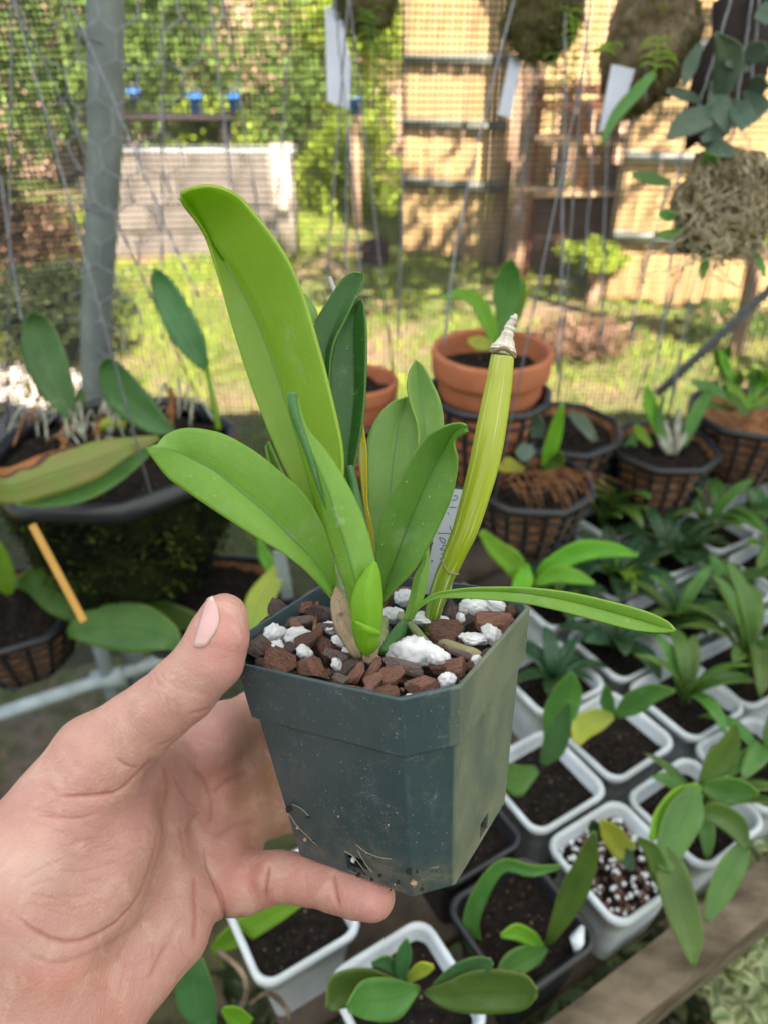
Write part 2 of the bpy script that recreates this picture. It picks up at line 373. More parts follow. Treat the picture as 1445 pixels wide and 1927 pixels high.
bush('low_shrub', (-1.9, 4.0, .3), (.5, .4, .32), 3000, .03, MT['f_dark'], 'low dark green shrub at the foot of the left hedge', seed=6)
bush('yellow_shrub', (-2.75, 4.9, .3), (.25, .2, .2), 300, .04, MT['f_yel'], 'small yellow-leaved shrub at the left edge', seed=7)
bush('hedge_shrub', (-1.6, 8.6, 1.3), (1.3, .7, 1.3), 7000, .06, MT['f_green'], 'broad green shrub behind the block wall, left of the grey tag', seed=8, clump=26)
bush('lime_shrub', (-.5, 9.4, 1.7), (1.2, .6, .9), 5000, .06, MT['f_lime'], 'sunlit lime green shrub high behind the block wall', seed=9, clump=22)
bush('hedge_shrub', (-3.2, 9.3, 1.7), (1.4, .7, 1.5), 5000, .07, MT['f_green'], 'far hedge shrub right of the grey pole', seed=10, clump=24)
bush('lime_shrub', (-.25, 8.2, .42), (.75, .5, .55), 5200, .045, MT['f_lime'], 'bright sunlit yellow-green shrub between block wall and tan fence', seed=11, clump=22)
bush('lime_shrub', (-1.5, 7.6, .5), (.7, .35, .6), 2600, .05, MT['f_lime'], 'lime shrub directly behind the block wall', seed=12)
# far bank of earth and brick behind the lawn
MT['bank'] = simple('earth_bank', (.45, .3, .22), (.25, .16, .11), 3, .95, .1, 1, 14, .05)
b = MB(); v, f = [], []
for j in range(12):
    for i in range(60):
        x = -6 + i * .2; y = 10.2 + j * .12; z = -.05 + j * .26; v.append((x, y + .12 * noise.noise((x, z, 1)), z + .1 * noise.noise((x * 1.4, j * .4, 5))))
for j in range(11):
    for i in range(59): f.append((j * 60 + i, j * 60 + i + 1, (j + 1) * 60 + i + 1, (j + 1) * 60 + i))
part('earth_bank', v, f, MT['bank'], kind='structure')
# blue things on the grass behind the wall
MT['blue'] = simple('blue_plastic', (.04, .22, .75), (.03, .15, .5), 10, .4, .5)
for px, py, r_, h_, lb in ((368, 196, .055, .15, 'blue bucket behind the block wall, largest of the blue ones'), (252, 180, .05, .09, 'small blue bucket right of the grey pole'),
                      (440, 192, .05, .12, 'blue bucket at the right of the largest one'), (668, 200, .06, .13, 'blue bucket beside the hanging grey tag')):
    p = Yp(px, py, 7.4); t = thing('bucket', p - np.array([0, 0, h_ / 2]), lb, 'bucket', 'blue buckets in the garden')
    v, f = rings([(0, 0), (r_ * .8, 0), (r_, h_), (r_ * 1.08, h_), (r_ * 1.08, h_ - .015), (r_ * .93, h_ - .02), (r_ * .75, .01), (0, .01)], 18, t.location); part('bucket_body', v, f, MT['blue'], t)
    b = MB(); b.tube([(t.location.x + r_ * math.cos(a), t.location.y, t.location.z + h_ + r_ * .9 * math.sin(a)) for a in np.linspace(0, math.pi, 9)], .005, 5); b.part('handle', MT['steel'], t)
t = thing('garden_table', Yp(340, 230, 7.6) * [1, 1, 0], 'low dark trestle carrying the blue buckets behind the block wall', 'trestle')
zt = Yp(368, 210, 7.4)[2] - .03
b = MB(); b.box((-1.98, 7.4, zt), (.66, .16, .02)); b.part('board', MT['darkboard'], t)
for x in (-2.55, -1.4):
    b = MB(); b.box((x, 7.4, zt / 2 - .01), (.03, .12, zt / 2 - .012)); b.part('leg', MT['darkboard'], t)
b = MB(); q_ = Yp(668, 200, 7.4); b.tube([(q_[0], 7.4, -.02), (q_[0] + .01, 7.4, q_[2] - .066)], [.05, .045], 9); tag(b.part('wooden_post', MT['trunk']), 'short wooden post under the blue bucket beside the grey tag', 'post')
# block wall
MT['block'] = simple('concrete_block', (.2, .17, .155), (.1, .09, .08), 4, .9, .2, .5, 60, .006, rnd=.25)
MT['mortar'] = simple('mortar', (.2, .18, .165), (.14, .12, .11), 30, .95, .1)
wl = thing('block_wall', (-1.55, 6.4, 0), 'low grey wall of stacked concrete blocks on the lawn left of the big leaf', 'wall')
b = MB(); b.box((-1.54, 6.5, .38), (.76, .085, .37)); b.part('mortar_core', MT['mortar'], wl)
mbx = MB(); mbx.box((0, 0, 0), (.193, .1, .093)); bme = new_mesh('block', mbx.v, mbx.f, smooth=False)
for r_ in range(4):
    for i in range(4):
        x = -2.12 + i * .4 + (.0 if r_ % 2 else -.12)
        if x > -.85: continue
        o = add('block', bme, MT['block'], wl); o.location = Vector((x + random.uniform(-.01, .01), 6.5 + random.uniform(-.012, .012), .1 + r_ * .2)) - wl.location
        o.rotation_euler = (0, 0, random.uniform(-.02, .02))
b = MB(); b.box((-.82, 6.5, .42), (.085, .12, .42)); b.part('end_pillar', simple('sunlit_render', (.45, .39, .33), (.33, .28, .23), 5, .9, .2), wl)  # sunlight on the wall's right end put into this paler colour
b = MB(); b.box((-1.5, 6.5, .80), (.8, .11, .018)); b.part('coping', simple('pale_coping', (.28, .29, .29), (.16, .16, .17), 8, .9), wl)

# tan fence in three bays, with pale rails
MT['board'] = simple('tan_board', (.56, .38, .19), (.3, .19, .09), 9, .85, .15, .5, 60, .003, stretch=(1, 1, .25), rnd=.3)
MT['rail'] = simple('pale_rail', (.5, .5, .46), (.3, .3, .28), 9, .85)
MT['raild'] = simple('grey_rail', (.16, .17, .15), (.08, .09, .08), 9, .85)
def fence(p0, p1, zs, lb, rm):
    p0, p1 = np.array(p0, float), np.array(p1, float); d = p1 - p0; L_ = np.hypot(*d); a = math.atan2(d[1], d[0])
    t = thing('board_fence', (*p0, 0), lb, 'fence'); n = int(L_ / .105); me = None
    b = MB(); b.box((0, 0, 0), (.0535, .009, 1.0)); me = new_mesh('board', b.v, b.f, smooth=False)
    for i in range(n):
        c = p0 + d * (i + .5) / n; o = add('board', me, MT['board'], t); o.location = Vector((c[0], c[1] + .009 * (i % 2), 1.02 + random.uniform(-.02, .02))) - t.location; o.rotation_euler = (random.uniform(-.006, .006), 0, a + random.uniform(-.02, .02))
    nv = np.array([d[1], -d[0]]) / L_
    for z in zs:
        c = (p0 + p1) / 2 + nv * .035; b = MB(); b.box((c[0], c[1], z), (L_ / 2, .022, .03), rz(a)); b.part('rail', rm, t)
    for q in (p0, p1):
        c = q - nv * .04; b = MB(); b.box((c[0], c[1], 1.03), (.04, .03, 1.05), rz(a)); b.part('post', MT['trunk'], t)
    return t
fence((.16, 6.5), (.92, 6.15), (1.42, 1.0, .58), 'narrow tan board fence bay with dark rails, left of the shelves', MT['raild'])
fence((1.12, 6.05), (1.62, 5.9), (2.0,), 'tan board fence bay behind the shelves', MT['rail'])
fence((1.55, 5.2), (4.3, 4.2), (1.52, .93, .45), 'wide tan board fence bay with pale rails on the right', MT['rail'])
# slender trunk beside the shelves
t = thing('tree', (.98, 5.75, 0), 'slender pinkish trunk standing between the fence bays', 'tree')
b = MB(); b.tube(cat([(.98, 5.75, -.02), (1.0, 5.75, 1.0), (.96, 5.77, 2.), (1.02, 5.8, 3.)], 14), np.linspace(.085, .05, 14), 12); b.part('trunk', MT['trunk'], t)
b = MB(); b.tube([(.99, 5.76, 1.9), (1.4, 5.7, 2.7)], [.03, .015], 6); b.tube([(.98, 5.76, 2.1), (.5, 5.9, 2.9)], [.03, .015], 6); b.part('limb', MT['trunk'], t)
v, f, uv = foliage(900, (1., 5.8, 3.4), (.9, .7, .5), .06, 31, clump=18); part('crown', v, f, MT['f_lime'], t, uv=uv, smooth=False)
# rustic shelves with pots
MT['redwood'] = simple('reddish_wood', (.36, .15, .08), (.2, .08, .05), 9, .8, .2, .4, 60)
MT['palewood'] = simple('pale_wood', (.62, .42, .24), (.45, .28, .16), 9, .8, .2)
sh = thing('garden_shelf', (1.4, 5.6, 0), 'rustic wooden shelves with reddish boards in front of the fence', 'shelf')
for z, m_ in ((1.18, 'redwood'), (.98, 'palewood'), (.66, 'palewood'), (1.28, 'redwood')):
    b = MB(); b.box((1.38, 5.55, z), (.36, .13, .018)); b.part('shelf_board', MT[m_], sh)
for x in (1.05, 1.71):
    b = MB(); b.box((x, 5.71, .66), (.025, .025, .66)); b.part('upright', MT['redwood'], sh)
b = MB(); b.box((1.38, 5.71, .36), (.33, .012, .24)); b.part('back_panel', simple('dark_wood', (.13, .07, .045), (.08, .04, .03), 10, .8), sh)
for x, z, r_, h_, c_, lb in ((1.2, .678, .06, .16, (.3, .29, .28), 'grey pot on the lower shelf'), (1.38, .678, .08, .2, (.5, .3, .2), 'tan pot in the middle of the lower shelf'), (1.58, .678, .07, .15, (.12, .08, .07), 'dark pot on the lower shelf at the right'),
                   (1.28, .998, .07, .14, (.4, .2, .1), 'reddish pot on the upper shelf, left'), (1.5, .998, .08, .12, (.45, .27, .17), 'brown pot on the upper shelf, right')):
    v, f = rings([(0, 0), (r_ * .7, 0), (r_, h_), (r_ * 1.1, h_), (r_ * 1.1, h_ - .03), (r_ * .9, h_ - .02), (r_ * .6, h_ - .03), (0, h_ - .03)], 16, (x, 5.53, z))
    tag(part('plant_pot', v, f, simple('pot_glaze', c_, tuple(q * .6 for q in c_), 12, .7)), lb + ' in the garden', 'pot', 'pots on the garden shelf')
bush('lime_shrub', (1.42, 5.1, .32), (.26, .18, .13), 900, .035, MT['f_lime'], 'small bright green plant below the garden shelves', seed=14, catg='plant')
bush('low_shrub', (2.1, 4.5, .12), (.5, .2, .13), 500, .035, MT['f_green'], 'low planting at the foot of the right fence', seed=15)
bush('low_shrub', (1.2, 4.2, .12), (.45, .3, .12), 1100, .035, MT['f_brown'], 'brown debris and twigs below the shelves', seed=16)
bush('yellow_shrub', (2.0, 4.1, .75), (.14, .12, .1), 260, .04, MT['f_lime'], 'small yellow-green sprig before the tan fence', seed=17)
bush('low_shrub', (2.3, 3.1, .35), (.6, .5, .35), 2600, .035, MT['f_green'], 'green bush beyond the netting at the right edge', seed=19)
# the dark ball on the lawn
v, f = rings([(0, -.12)] + [(.12 * math.sin(a), -.12 * math.cos(a)) for a in np.linspace(.25, 2.9, 12)] + [(0, .12)], 20, (0, 0, 0))
v = [tuple(np.array(q) * (1 + .22 * noise.noise(Vector(q) * 14))) for q in v]
o = part('root_ball', v, f, simple('dark_roots', (.09, .05, .06), (.03, .02, .025), 30, .95, .1, 1, 60, .02)); p = Yp(708, 443, 6.1); o.location = (p[0], p[1], .11); tag(o, 'round dark root ball lying on the sunlit lawn', 'root ball')
# gravel and rubble heaps at left
MT['stone'] = simple('pale_stone', (.62, .56, .52), (.35, .3, .28), 5, .9, .2, .4, 40, rnd=.3)
def heap(name, cx, cy, rx, ry, h, n, size, lb):
    v, f = [], []
    ico = [(0, 0, 1), (.9, 0, .4), (.28, .85, .4), (-.72, .53, .4), (-.72, -.53, .4), (.28, -.85, .4), (0, 0, -.6)]
    fc = [(0, 1, 2), (0, 2, 3), (0, 3, 4), (0, 4, 5), (0, 5, 1), (6, 2, 1), (6, 3, 2), (6, 4, 3), (6, 5, 4), (6, 1, 5)]
    for _ in range(n):
        a = random.uniform(0, 6.28); q = math.sqrt(random.random()); x, y = cx + rx * q * math.cos(a), cy + ry * q * math.sin(a); s = size * random.uniform(.5, 1.5); k = len(v)
        R_ = rz(random.uniform(0, 6.28))
        for p in ico: pp = R_ @ np.array(p) * [1, random.uniform(.6, 1), random.uniform(.6, 1)] * s; v.append((x + pp[0], y + pp[1], h * (1 - q * q) * random.uniform(.3, 1) + s * .5 + pp[2]))
        f += [tuple(i + k for i in q_) for q_ in fc]
    o = part(name, v, f, MT['stone'], smooth=False, kind='stuff'); tag(o, lb, 'gravel')
heap('gravel_heap', -1.5, 2.9, .42, .35, .1, 900, .016, 'pale gravel heap lit by sun behind the hanging planter')
heap('gravel_heap', -2.1, 3.5, .6, .45, .14, 900, .022, 'pink-grey rubble on the ground at the left edge')
# tree on the right whose shade dapples the lawn
t = thing('tree', (2.9, 2.1, 0), 'leafy garden tree standing to the right of the lawn', 'tree')
b = MB(); b.tube(cat([(2.9, 2.1, -.05), (2.95, 2.1, 1.2), (2.7, 2.2, 2.4), (1.9, 2.5, 3.5)], 12), np.linspace(.12, .05, 12), 10); b.part('trunk', MT['trunk'], t)
v, f, uv = foliage(1500, (1.4, 2.8, 3.7), (1.6, 1.3, .6), .09, 33, shell=.3, clump=20); part('crown', v, f, MT['f_green'], t, uv=uv, smooth=False)

# ------------------------------------------------------------ the shade house: roof, pole, netting
m, tt, o_ = nodes('shade_sheet'); g = G(tt); c_ = g.ramp(g.noise(g.co('Object'), 3, 3), [(.3, (.46, .5, .54)), (.7, (.51, .55, .59))]); bsdf(g, o_, c_, .6, .2, None, .5, c_)
b = MB()
v, f = [], []
for j in range(30):
    for i in range(40): v.append((-1.9 + i * 5.0 / 39, -2.6 + j * 3.9 / 29, 2.36 + .03 * math.sin(i * 1.3) * math.sin(j * .9)))
for j in range(29):
    for i in range(39): f.append((j * 40 + i, j * 40 + i + 1, (j + 1) * 40 + i + 1, (j + 1) * 40 + i))
part('shade_roof', v, f, m, kind='structure')
MT['cloth'] = simple('fill_cut_cloth', (.05, .06, .05), (.035, .045, .035), 9, .9, .1, transl=.25)
def cloth(name, p0, p1, lb):  # dark sheets added out of view to cut fill light on the hand
    v, f = [], []
    for j in range(12):
        for i in range(30):
            t = i / 29; q = .03 * math.sin(i * 1.7) * math.sin(j * .8); v.append((p0[0] + (p1[0] - p0[0]) * t + q, p0[1] + (p1[1] - p0[1]) * t + q, .02 + j * 2.3 / 11))
    for j in range(11):
        for i in range(29): f.append((j * 30 + i, j * 30 + i + 1, (j + 1) * 30 + i + 1, (j + 1) * 30 + i))
    tag(part(name, v, f, MT['cloth']), lb, 'shade cloth')
cloth('fill_cut_cloth', (-1.85, -2.5), (3.0, -2.5), 'unseen dark cloth added behind the camera to cut fill light'); cloth('fill_cut_cloth', (-1.85, -2.5), (-1.85, -.9), 'unseen dark cloth added at the left to cut fill light')
pl = thing('shade_house_pole', (-.455, 1.0, 0), 'upright grey metal pole wrapped in wire mesh at upper left', 'pole')
b = MB(); b.tube(cat([(-.47, 1.0, -.02), (-.44, 1.0, 1.0), (-.31, 1.0, 1.62), (-.22, 1.0, 2.36)], 16), .0205, 20); b.part('pipe', MT['steel'], pl)
b = MB()
for py in (70, 388):
    b = MB(); c0 = Yp(186, py, 1.0); b.tube([(c0[0] + .0225 * math.cos(a), c0[1] + .0225 * math.sin(a), c0[2] + .006 * math.sin(a * 2)) for a in np.linspace(0, 6.28, 18)], .0016, 5, False); b.part('wire_tie', MT['wire'], pl)
MT['net'] = simple('net_thread', (.11, .1, .095), (.06, .055, .05), 30, .8, .2)
def net(name, p0, p1, z0, z1, sp, lb, wv=.02, th=.00112, m=None):
    p0, p1 = np.array(p0, float), np.array(p1, float); L_ = np.linalg.norm(p1 - p0); d = (p1 - p0) / L_; nv = np.array([d[1], -d[0]]); b = MB()
    def S_(s, z):
        q = wv * (noise.noise((s * 2.2, z * 1.4, 4)) + .5 * noise.noise((s * 6, z * 3, 8))); zz = z + .006 * noise.noise((s * 4, z * 3, 12)); ss = s + .006 * noise.noise((s * 4, z * 4, 2))
        x = p0 + d * ss + nv * q; return (x[0], x[1], zz)
    for s in np.arange(0, L_, sp): b.tube([S_(s, z) for z in np.linspace(z0, z1, 24)], th, 3, False)
    for z in np.arange(z0, z1, sp * 1.15): b.tube([S_(s, z) for s in np.linspace(0, L_, 24)], th, 3, False)
    o = b.part(name, m or MT['net'], smooth=True, kind='stuff'); tag(o, lb, 'netting'); return o
net('insect_netting', (-.42, 1.14), (1.75, 1.22), .25, 2.34, .0072, 'fine grey garden netting closing the back of the shade house')
net('shade_netting', (-1.35, .78), (-.42, 1.14), .55, 2.34, .0068, 'darker shade netting left of the grey pole', th=.0017, m=simple('black_net_thread', (.05, .055, .05), (.03, .035, .03), 30, .8))
# chicken wire on the pole
def chicken(cx, cz, w_, h_, cell, lb):
    b = MB(); seen = set(); n = 0
    sx = cell * .87 * 2 / 1.0; rows = int(h_ / (cell * 1.5)); cols = int(w_ / (cell * 1.732))
    def P(x, z):
        th = (x - cx); r_ = .024
        if abs(th) < .05: y = 1.0 - .005 - .026 * math.sqrt(max(0, 1 - (th / .05) ** 2))
        else: y = 1.0 - .01 + .03 * min(1, (abs(th) - .05) / .08)
        return (x + .1 * (z - 1.45) + .016 * noise.noise((x * 9, z * 9, 0)) + .006 * noise.noise((x * 25, z * 25, 0)), y + .004 * noise.noise((x * 30, z * 30, 5)), z)
    for j in range(rows):
        for i in range(cols):
            x = cx - w_ * .3 + (i + .5 * (j % 2)) * cell * 1.732; z = cz - h_ / 2 + j * cell * 1.5
            if x > cx + .03 + (z - 1.35) * .32 or x < cx - .085: continue
            c = [(x + cell * math.sin(a), z + cell * math.cos(a)) for a in (0, math.pi / 3, 2 * math.pi / 3, math.pi)]
            for u, v_ in ((0, 1), (1, 2), (2, 3)):
                q = [tuple(np.array(c[u]) * (1 - t) + np.array(c[v_]) * t) for t in (0, .5, 1)]; b.tube([P(*k) for k in q], .0007 if u != 1 else .0011, 4, False)
            a = (x, z + cell); d = (x - cell * .866, z + cell * .5); b.tube([P(*a), P(*d)], .0006, 4, False)
    tag(b.part('chicken_wire', simple('bright_wire', (.34, .35, .42), (.2, .2, .25), 100, .45), kind='stuff'), lb, 'wire mesh')
chicken(-.33, 1.42, .30, .72, .025, 'hexagonal chicken wire wrapped round the upper grey pole')

# ------------------------------------------------------------ hanging wires
WIRES = [([(130, 0), (215, 190), (310, 420), (375, 560)], .80, .80, 'diagonal grey wire running from top left down to the planter'),
 ([(308, -20), (306, 250), (305, 500), (306, 640)], .92, 1.0, 'thin upright wire just right of the pole'),
 ([(392, -20), (437, 350), (470, 640)], .86, .95, 'slanting pale wire ending behind the tip of the big leaf'),
 ([(420, -20), (465, 260), (500, 500)], .98, 1.02, 'thin darker wire right of the slanting pale wire'),
 ([(549, -20), (532, 250), (520, 440), (505, 830)], .98, 1.0, 'faint wire right of the big leaf'),
 ([(628, -20), (652, 210)], .85, .88, 'short wire in front of the left grey tag'),
 ([(645, -20), (653, 250), (652, 520)], .9, .95, 'upright wire touching the short leaf tip'),
 ([(655, 220), (668, 380), (682, 560)], .9, .95, 'thin twisted wire beside the upright one'),
 ([(970, -20), (905, 240), (855, 480), (835, 650)], .80, .80, 'slanting wire holding the left of the clay pot basket'),
 ([(1012, 40), (990, 260), (975, 420)], .95, 1.0, 'short dark wire below the mossy mount'),
 ([(1062, -20), (1062, 220), (1055, 560), (1048, 700)], .84, .84, 'upright wire holding the right of the clay pot basket'),
 ([(1097, -20), (1108, 150), (1112, 330), (1095, 520)], .95, 1.0, 'thin stem-like wire right of the upright one'),
 ([(1210, -20), (1214, 190)], .78, .8, 'wire in front of the cork mount'),
 ([(1382, -20), (1308, 220)], .72, .76, 'left slanting wire over the dark board'),
 ([(1418, -20), (1385, 200)], .74, .78, 'middle wire over the dark board'),
 ([(1432, -20), (1408, 200)], .72, .76, 'right wire over the dark board'),
 ([(760, -20), (757, 300), (748, 640)], 1.02, 1.08, 'faint wire in front of the left edge of the tan fence'),
 ([(1165, -20), (1140, 330), (1132, 660)], 1.0, 1.06, 'thin wire left of the wide tan fence'),
 ([(1290, 200), (1262, 480), (1230, 740)], .95, 1.0, 'wire hanging down to the net basket right of centre'),
 ([(1185, 660), (1200, 560), (1262, 330)], .97, .95, 'slanting thin wire in front of the wide tan fence'),
 ([(1345, 420), (1300, 560), (1262, 760)], .9, .98, 'thin wire below the pale moss clump'),
 ([(0, 330), (20, 470), (42, 610)], .8, .84, 'short wire at the left edge of the picture')]
for P, d0, d1, lb in WIRES:
    n = len(P); pts = cat([W(x, y, d0 + (d1 - d0) * i / (n - 1)) for i, (x, y) in enumerate(P)], 22)
    pts = [p + np.array([noise.noise((i * .7, d0 * 9, 0)), 0, 0]) * .0015 for i, p in enumerate(pts)]
    top = pts[0] + (pts[0] - pts[1]) * (2.35 - pts[0][2]) / max(.01, (pts[0] - pts[1])[2]) if P[0][1] < 0 else None
    if top is not None: pts = [top] + pts
    b = MB(); b.tube(pts, .0012, 6); tag(b.part('hanging_wire', MT['wire']), lb, 'wire', 'wires hanging from the shade house roof')

# ------------------------------------------------------------ net baskets, clay pots
def chunky(c, r, h, m, parent, name='soil', seed=0, n=20):
    v, f = [], []
    for j in range(9):
        q = j / 8
        for i in range(n):
            a = 2 * math.pi * i / n; x, y = r * q * math.cos(a), r * q * math.sin(a)
            v.append((c[0] + x, c[1] + y, c[2] + h * (1 - q * q) + .012 * noise.noise((x * 60, y * 60, seed))))
    for j in range(8):
        for i in range(n): f.append((j * n + i, j * n + (i + 1) % n, (j + 1) * n + (i + 1) % n, (j + 1) * n + i))
    return part(name, v, f, m, parent)
def basket(c, r, h, sides, lb, liner='coir', soil='soil', rimw=.006, ph=0., mossy=False, wires=(), bars=18, lattice=True):
    t = thing('hanging_basket', (c[0], c[1], c[2] - h), lb, 'basket')
    def pt(th, k, z):
        q = math.cos(math.pi / sides) / math.cos((th - ph) % (2 * math.pi / sides) - math.pi / sides); rr = k * r * (q * .75 + .25)
        return (c[0] + rr * math.cos(th), c[1] + rr * math.sin(th), c[2] + z)
    N = sides * 4; prof = [(1., 0), (1.03, .0), (1.08, -.002), (1.09, -.008), (1.02, -.012), (.98, -.012), (.97, -.003)]; v, f = [], []
    for k, z in prof:
        for j in range(N): v.append(pt(ph + 2 * math.pi * j / N, k, z * rimw / .006))
    K = len(prof)
    for i in range(K):
        for j in range(N): f.append((i * N + j, i * N + (j + 1) % N, ((i + 1) % K) * N + (j + 1) % N, ((i + 1) % K) * N + j))
    part('rim', v, f, MT['black'], t)
    def k_at(z): return 1 - (.3 if not mossy else .22) * (-z / h) ** 1.3
    if lattice:
        b = MB()
        for j in range(bars):
            th = ph + 2 * math.pi * j / bars; b.tube([pt(th, k_at(z), z) for z in np.linspace(-.008, -h, 7)], .0028, 4)
        for z in np.linspace(-.024, -h, max(4, int(h / .0165))): b.tube([pt(ph + a, k_at(z), z) for a in np.linspace(0, 2 * math.pi, N + 1)], .0026, 4, False)
        b.part('lattice', MT['black'], t)
    v, f = [], []; zs = np.linspace(-.006, -h, 9)
    for z in zs:
        for j in range(N):
            th = ph + 2 * math.pi * j / N; q = pt(th, k_at(z) * (.965 if not mossy else 1.02), z); u = (noise.noise((math.cos(th) * 3, math.sin(th) * 3, z * 40)) * (.004 if not mossy else .018)); v.append((q[0] + u * math.cos(th), q[1] + u * math.sin(th), q[2]))
    for i in range(8):
        for j in range(N): f.append((i * N + j, i * N + (j + 1) % N, (i + 1) * N + (j + 1) % N, (i + 1) * N + j))
    f.append(tuple(8 * N + j for j in range(N)))
    part('liner', v, f, MT['moss'] if mossy else MT[liner], t)
    chunky((c[0], c[1], c[2] - .016), r * .92, .004, MT[soil], t)
    for a in wires:
        q = np.array(pt(a, 1.02, -.002)); b = MB(); e = np.array([c[0], c[1], c[2] + .42]); b.tube([q, q + (e - q) * .5, e, (c[0], c[1], 2.355)], .001, 5); b.part('hanger_wire', MT['wire'], t)
    return t
def clay(c, r, h, lb):
    t = thing('clay_pot', (c[0], c[1], c[2] - h), lb, 'pot'); hr = r * .42
    v, f = rings([(0, -h), (r * .68, -h), (r * .9, -hr - .002), (r * .985, -hr), (r, -hr + .003), (r * 1.02, -.004), (r, 0), (r * .93, 0), (r * .915, -.004), (r * .88, -.05), (r * .6, -h + .01)], 48, c)
    part('pot_body', v, f, MT['terra'], t); chunky((c[0], c[1], c[2] - r * .38), r * .9, .006, MT['soil'], t, seed=3); return t
P_T = Zp(926, 655, 1.295); clay(P_T, .0685, .105, 'terracotta pot with a yellow-green orchid, set in a black net basket')
basket(P_T - np.array([0, 0, .05]), .069, .11, 12, 'black net basket carrying the large terracotta pot', liner='terra', bars=18)
P_T2 = Zp(672, 712, 1.25); clay(P_T2, .048, .08, 'smaller terracotta pot partly hidden behind the upright leaf')
basket(P_T2 - np.array([0, 0, .042]), .052, .09, 12, 'black basket under the smaller terracotta pot', liner='terra', bars=18, wires=(.4, 3.4))
P_B1 = Zp(1000, 900, 1.15); basket(P_B1, .072, .085, 8, 'black net basket with coir, nearest right of the striped cane', bars=18, ph=.3, wires=(1.0, 3.9))
P_B2 = Zp(1055, 800, 1.12); basket(P_B2, .085, .09, 8, 'empty-looking octagonal black basket beside the terracotta pot', ph=.2, soil='soil')
P_B3 = Zp(1248, 835, 1.1); basket(P_B3, .075, .105, 8, 'black net basket right of centre holding a green stemmed orchid', bars=18, ph=.4, wires=(1.2, 3.4))
P_B4 = Zp(1410, 770, 1.12); basket(P_B4, .085, .1, 8, 'black net basket at the right edge filled with leafy plants', wires=(2.2, 5.), bars=18, soil='coir')
P_L = Zp(212, 835, 1.205); basket(P_L, .134, .16, 8, 'large dark mossy hanging planter at left with silvery roots', mossy=True, rimw=.012, ph=.35, lattice=False, wires=(.9, 3.0, 5.3))
P_L2 = Zp(15, 1140, 1.0); basket(P_L2, .083, .085, 8, 'black net basket at the left edge below the planter', wires=(1.2, 5.9), bars=18, ph=.1)
P_L3 = Zp(405, 1130, 1.0); basket(P_L3, .098, .06, 8, 'dark basket half hidden behind the thumb', bars=18, ph=.3)
# moss tufts on the planter
v, f, uv = [], [], []
for i in range(2600):
    a = random.uniform(0, 6.28); z = -random.uniform(.012, .15); k = .122 * (1 - .22 * (-z / .16) ** 1.3) * 1.0
    P = np.array([P_L[0] + k * 1.09 * math.cos(a), P_L[1] + k * 1.09 * math.sin(a), P_L[2] + z]); u = RNG.normal(size=3); u /= np.linalg.norm(u); w_ = np.cross(u, [0, 0, 1]); s = random.uniform(.003, .008); j = len(v)
    v += [P, P + u * s + w_ * s * .4, P + u * s * 1.6, P + u * s - w_ * s * .4]; f.append((j, j + 1, j + 2, j + 3))
part('moss_tuft', v, f, simple('moss_blades', (.09, .12, .015), (.015, .025, .008), 22, .9, .1, transl=.2, lo=.45, hi=.7), next(o for o in COL.objects if o.get('label', '').startswith('large dark mossy')), smooth=False, kind='stuff')

# ------------------------------------------------------------ the bench
U_ = np.array([math.cos(math.radians(31)), math.sin(math.radians(31)), 0]); V_ = np.array([-U_[1], U_[0], 0])
A_ = np.array([.206, .381, 0]); BZ = .905
bn = thing('potting_bench', (.4, .6, 0), 'weathered wooden bench carrying rows of white pots', 'bench')
th = math.radians(31)
for i in range(12):
    lo_ = -.36 + .062 * i; vq = -.02 + i * .085 + .03; hi_ = min(1.03, (1.13 - A_[1] - V_[1] * vq) / U_[1])
    if hi_ < lo_ + .1: continue
    c = A_ + U_ * (lo_ + hi_) / 2 + V_ * vq; b = MB(); b.box((c[0], c[1], BZ - .02 - .0), ((hi_ - lo_) / 2, .036, .009), rz(th)); b.part('slat', MT['bench'] if i < 8 else MT['ply'], bn)
c = A_ + U_ * .33 - V_ * .069; b = MB()
for q in range(24):
    for yy in (-1, 1):
        for zz in (-1, 1): b.v.append(tuple(np.array([c[0], c[1], BZ + .004]) + U_ * (-.72 + 1.44 * q / 23) + V_ * (yy * .019 + .0015 * noise.noise((q * .5, yy, zz))) + np.array([0, 0, zz * .024 + .002 * noise.noise((q * .4, yy, zz * 3))])))
b.uv = [(0, 0)] * len(b.v)
for q in range(23):
    k = q * 4; b.f += [(k, k + 4, k + 5, k + 1), (k + 2, k + 3, k + 7, k + 6), (k + 1, k + 5, k + 7, k + 3), (k, k + 2, k + 6, k + 4)]
b.f += [(0, 1, 3, 2), (92, 94, 95, 93)]
MT['rail_wood'] = simple('rail_wood', (.24, .19, .135), (.08, .06, .042), 26, .85, .2, .9, 120, .003, stretch=(.5, 1, 3))
b.part('front_rail', MT['rail_wood'], bn, smooth=False)
for a, q in ((-.34, -.04), (.95, -.04), (.32, .7), (.8, .4)):
    c = A_ + U_ * a + V_ * q; b = MB(); b.box((c[0], c[1], .43), (.03, .03, .428), rz(th)); b.part('leg', MT['bench'], bn)
b = MB(); b.tube([Zp(1045, 978, .955), Zp(1185, 936, .955)], .0115, 10); b.tube([Zp(1185, 936, .955), Zp(1300, 905, .955)], .0115, 10)
b.tube([Zp(1047, 977, .955), Zp(1047, 977, .955) - np.array([0, 0, .95])], .0115, 10); tag(b.part('bench_pipe', MT['steel_pale']), 'pale pipe frame at the far end of the bench', 'pipe')
t = thing('pipe_frame', Zp(205, 1275, .6) * [1, 1, 0], 'galvanised pipe frame crossing below the left baskets', 'pipe frame')
J = Zp(205, 1276, .62); b = MB(); b.tube([Zp(-140, 1390, .62), J, Zp(420, 1205, .62)], .0125, 12); b.part('rail', MT['steel_pale'], t)
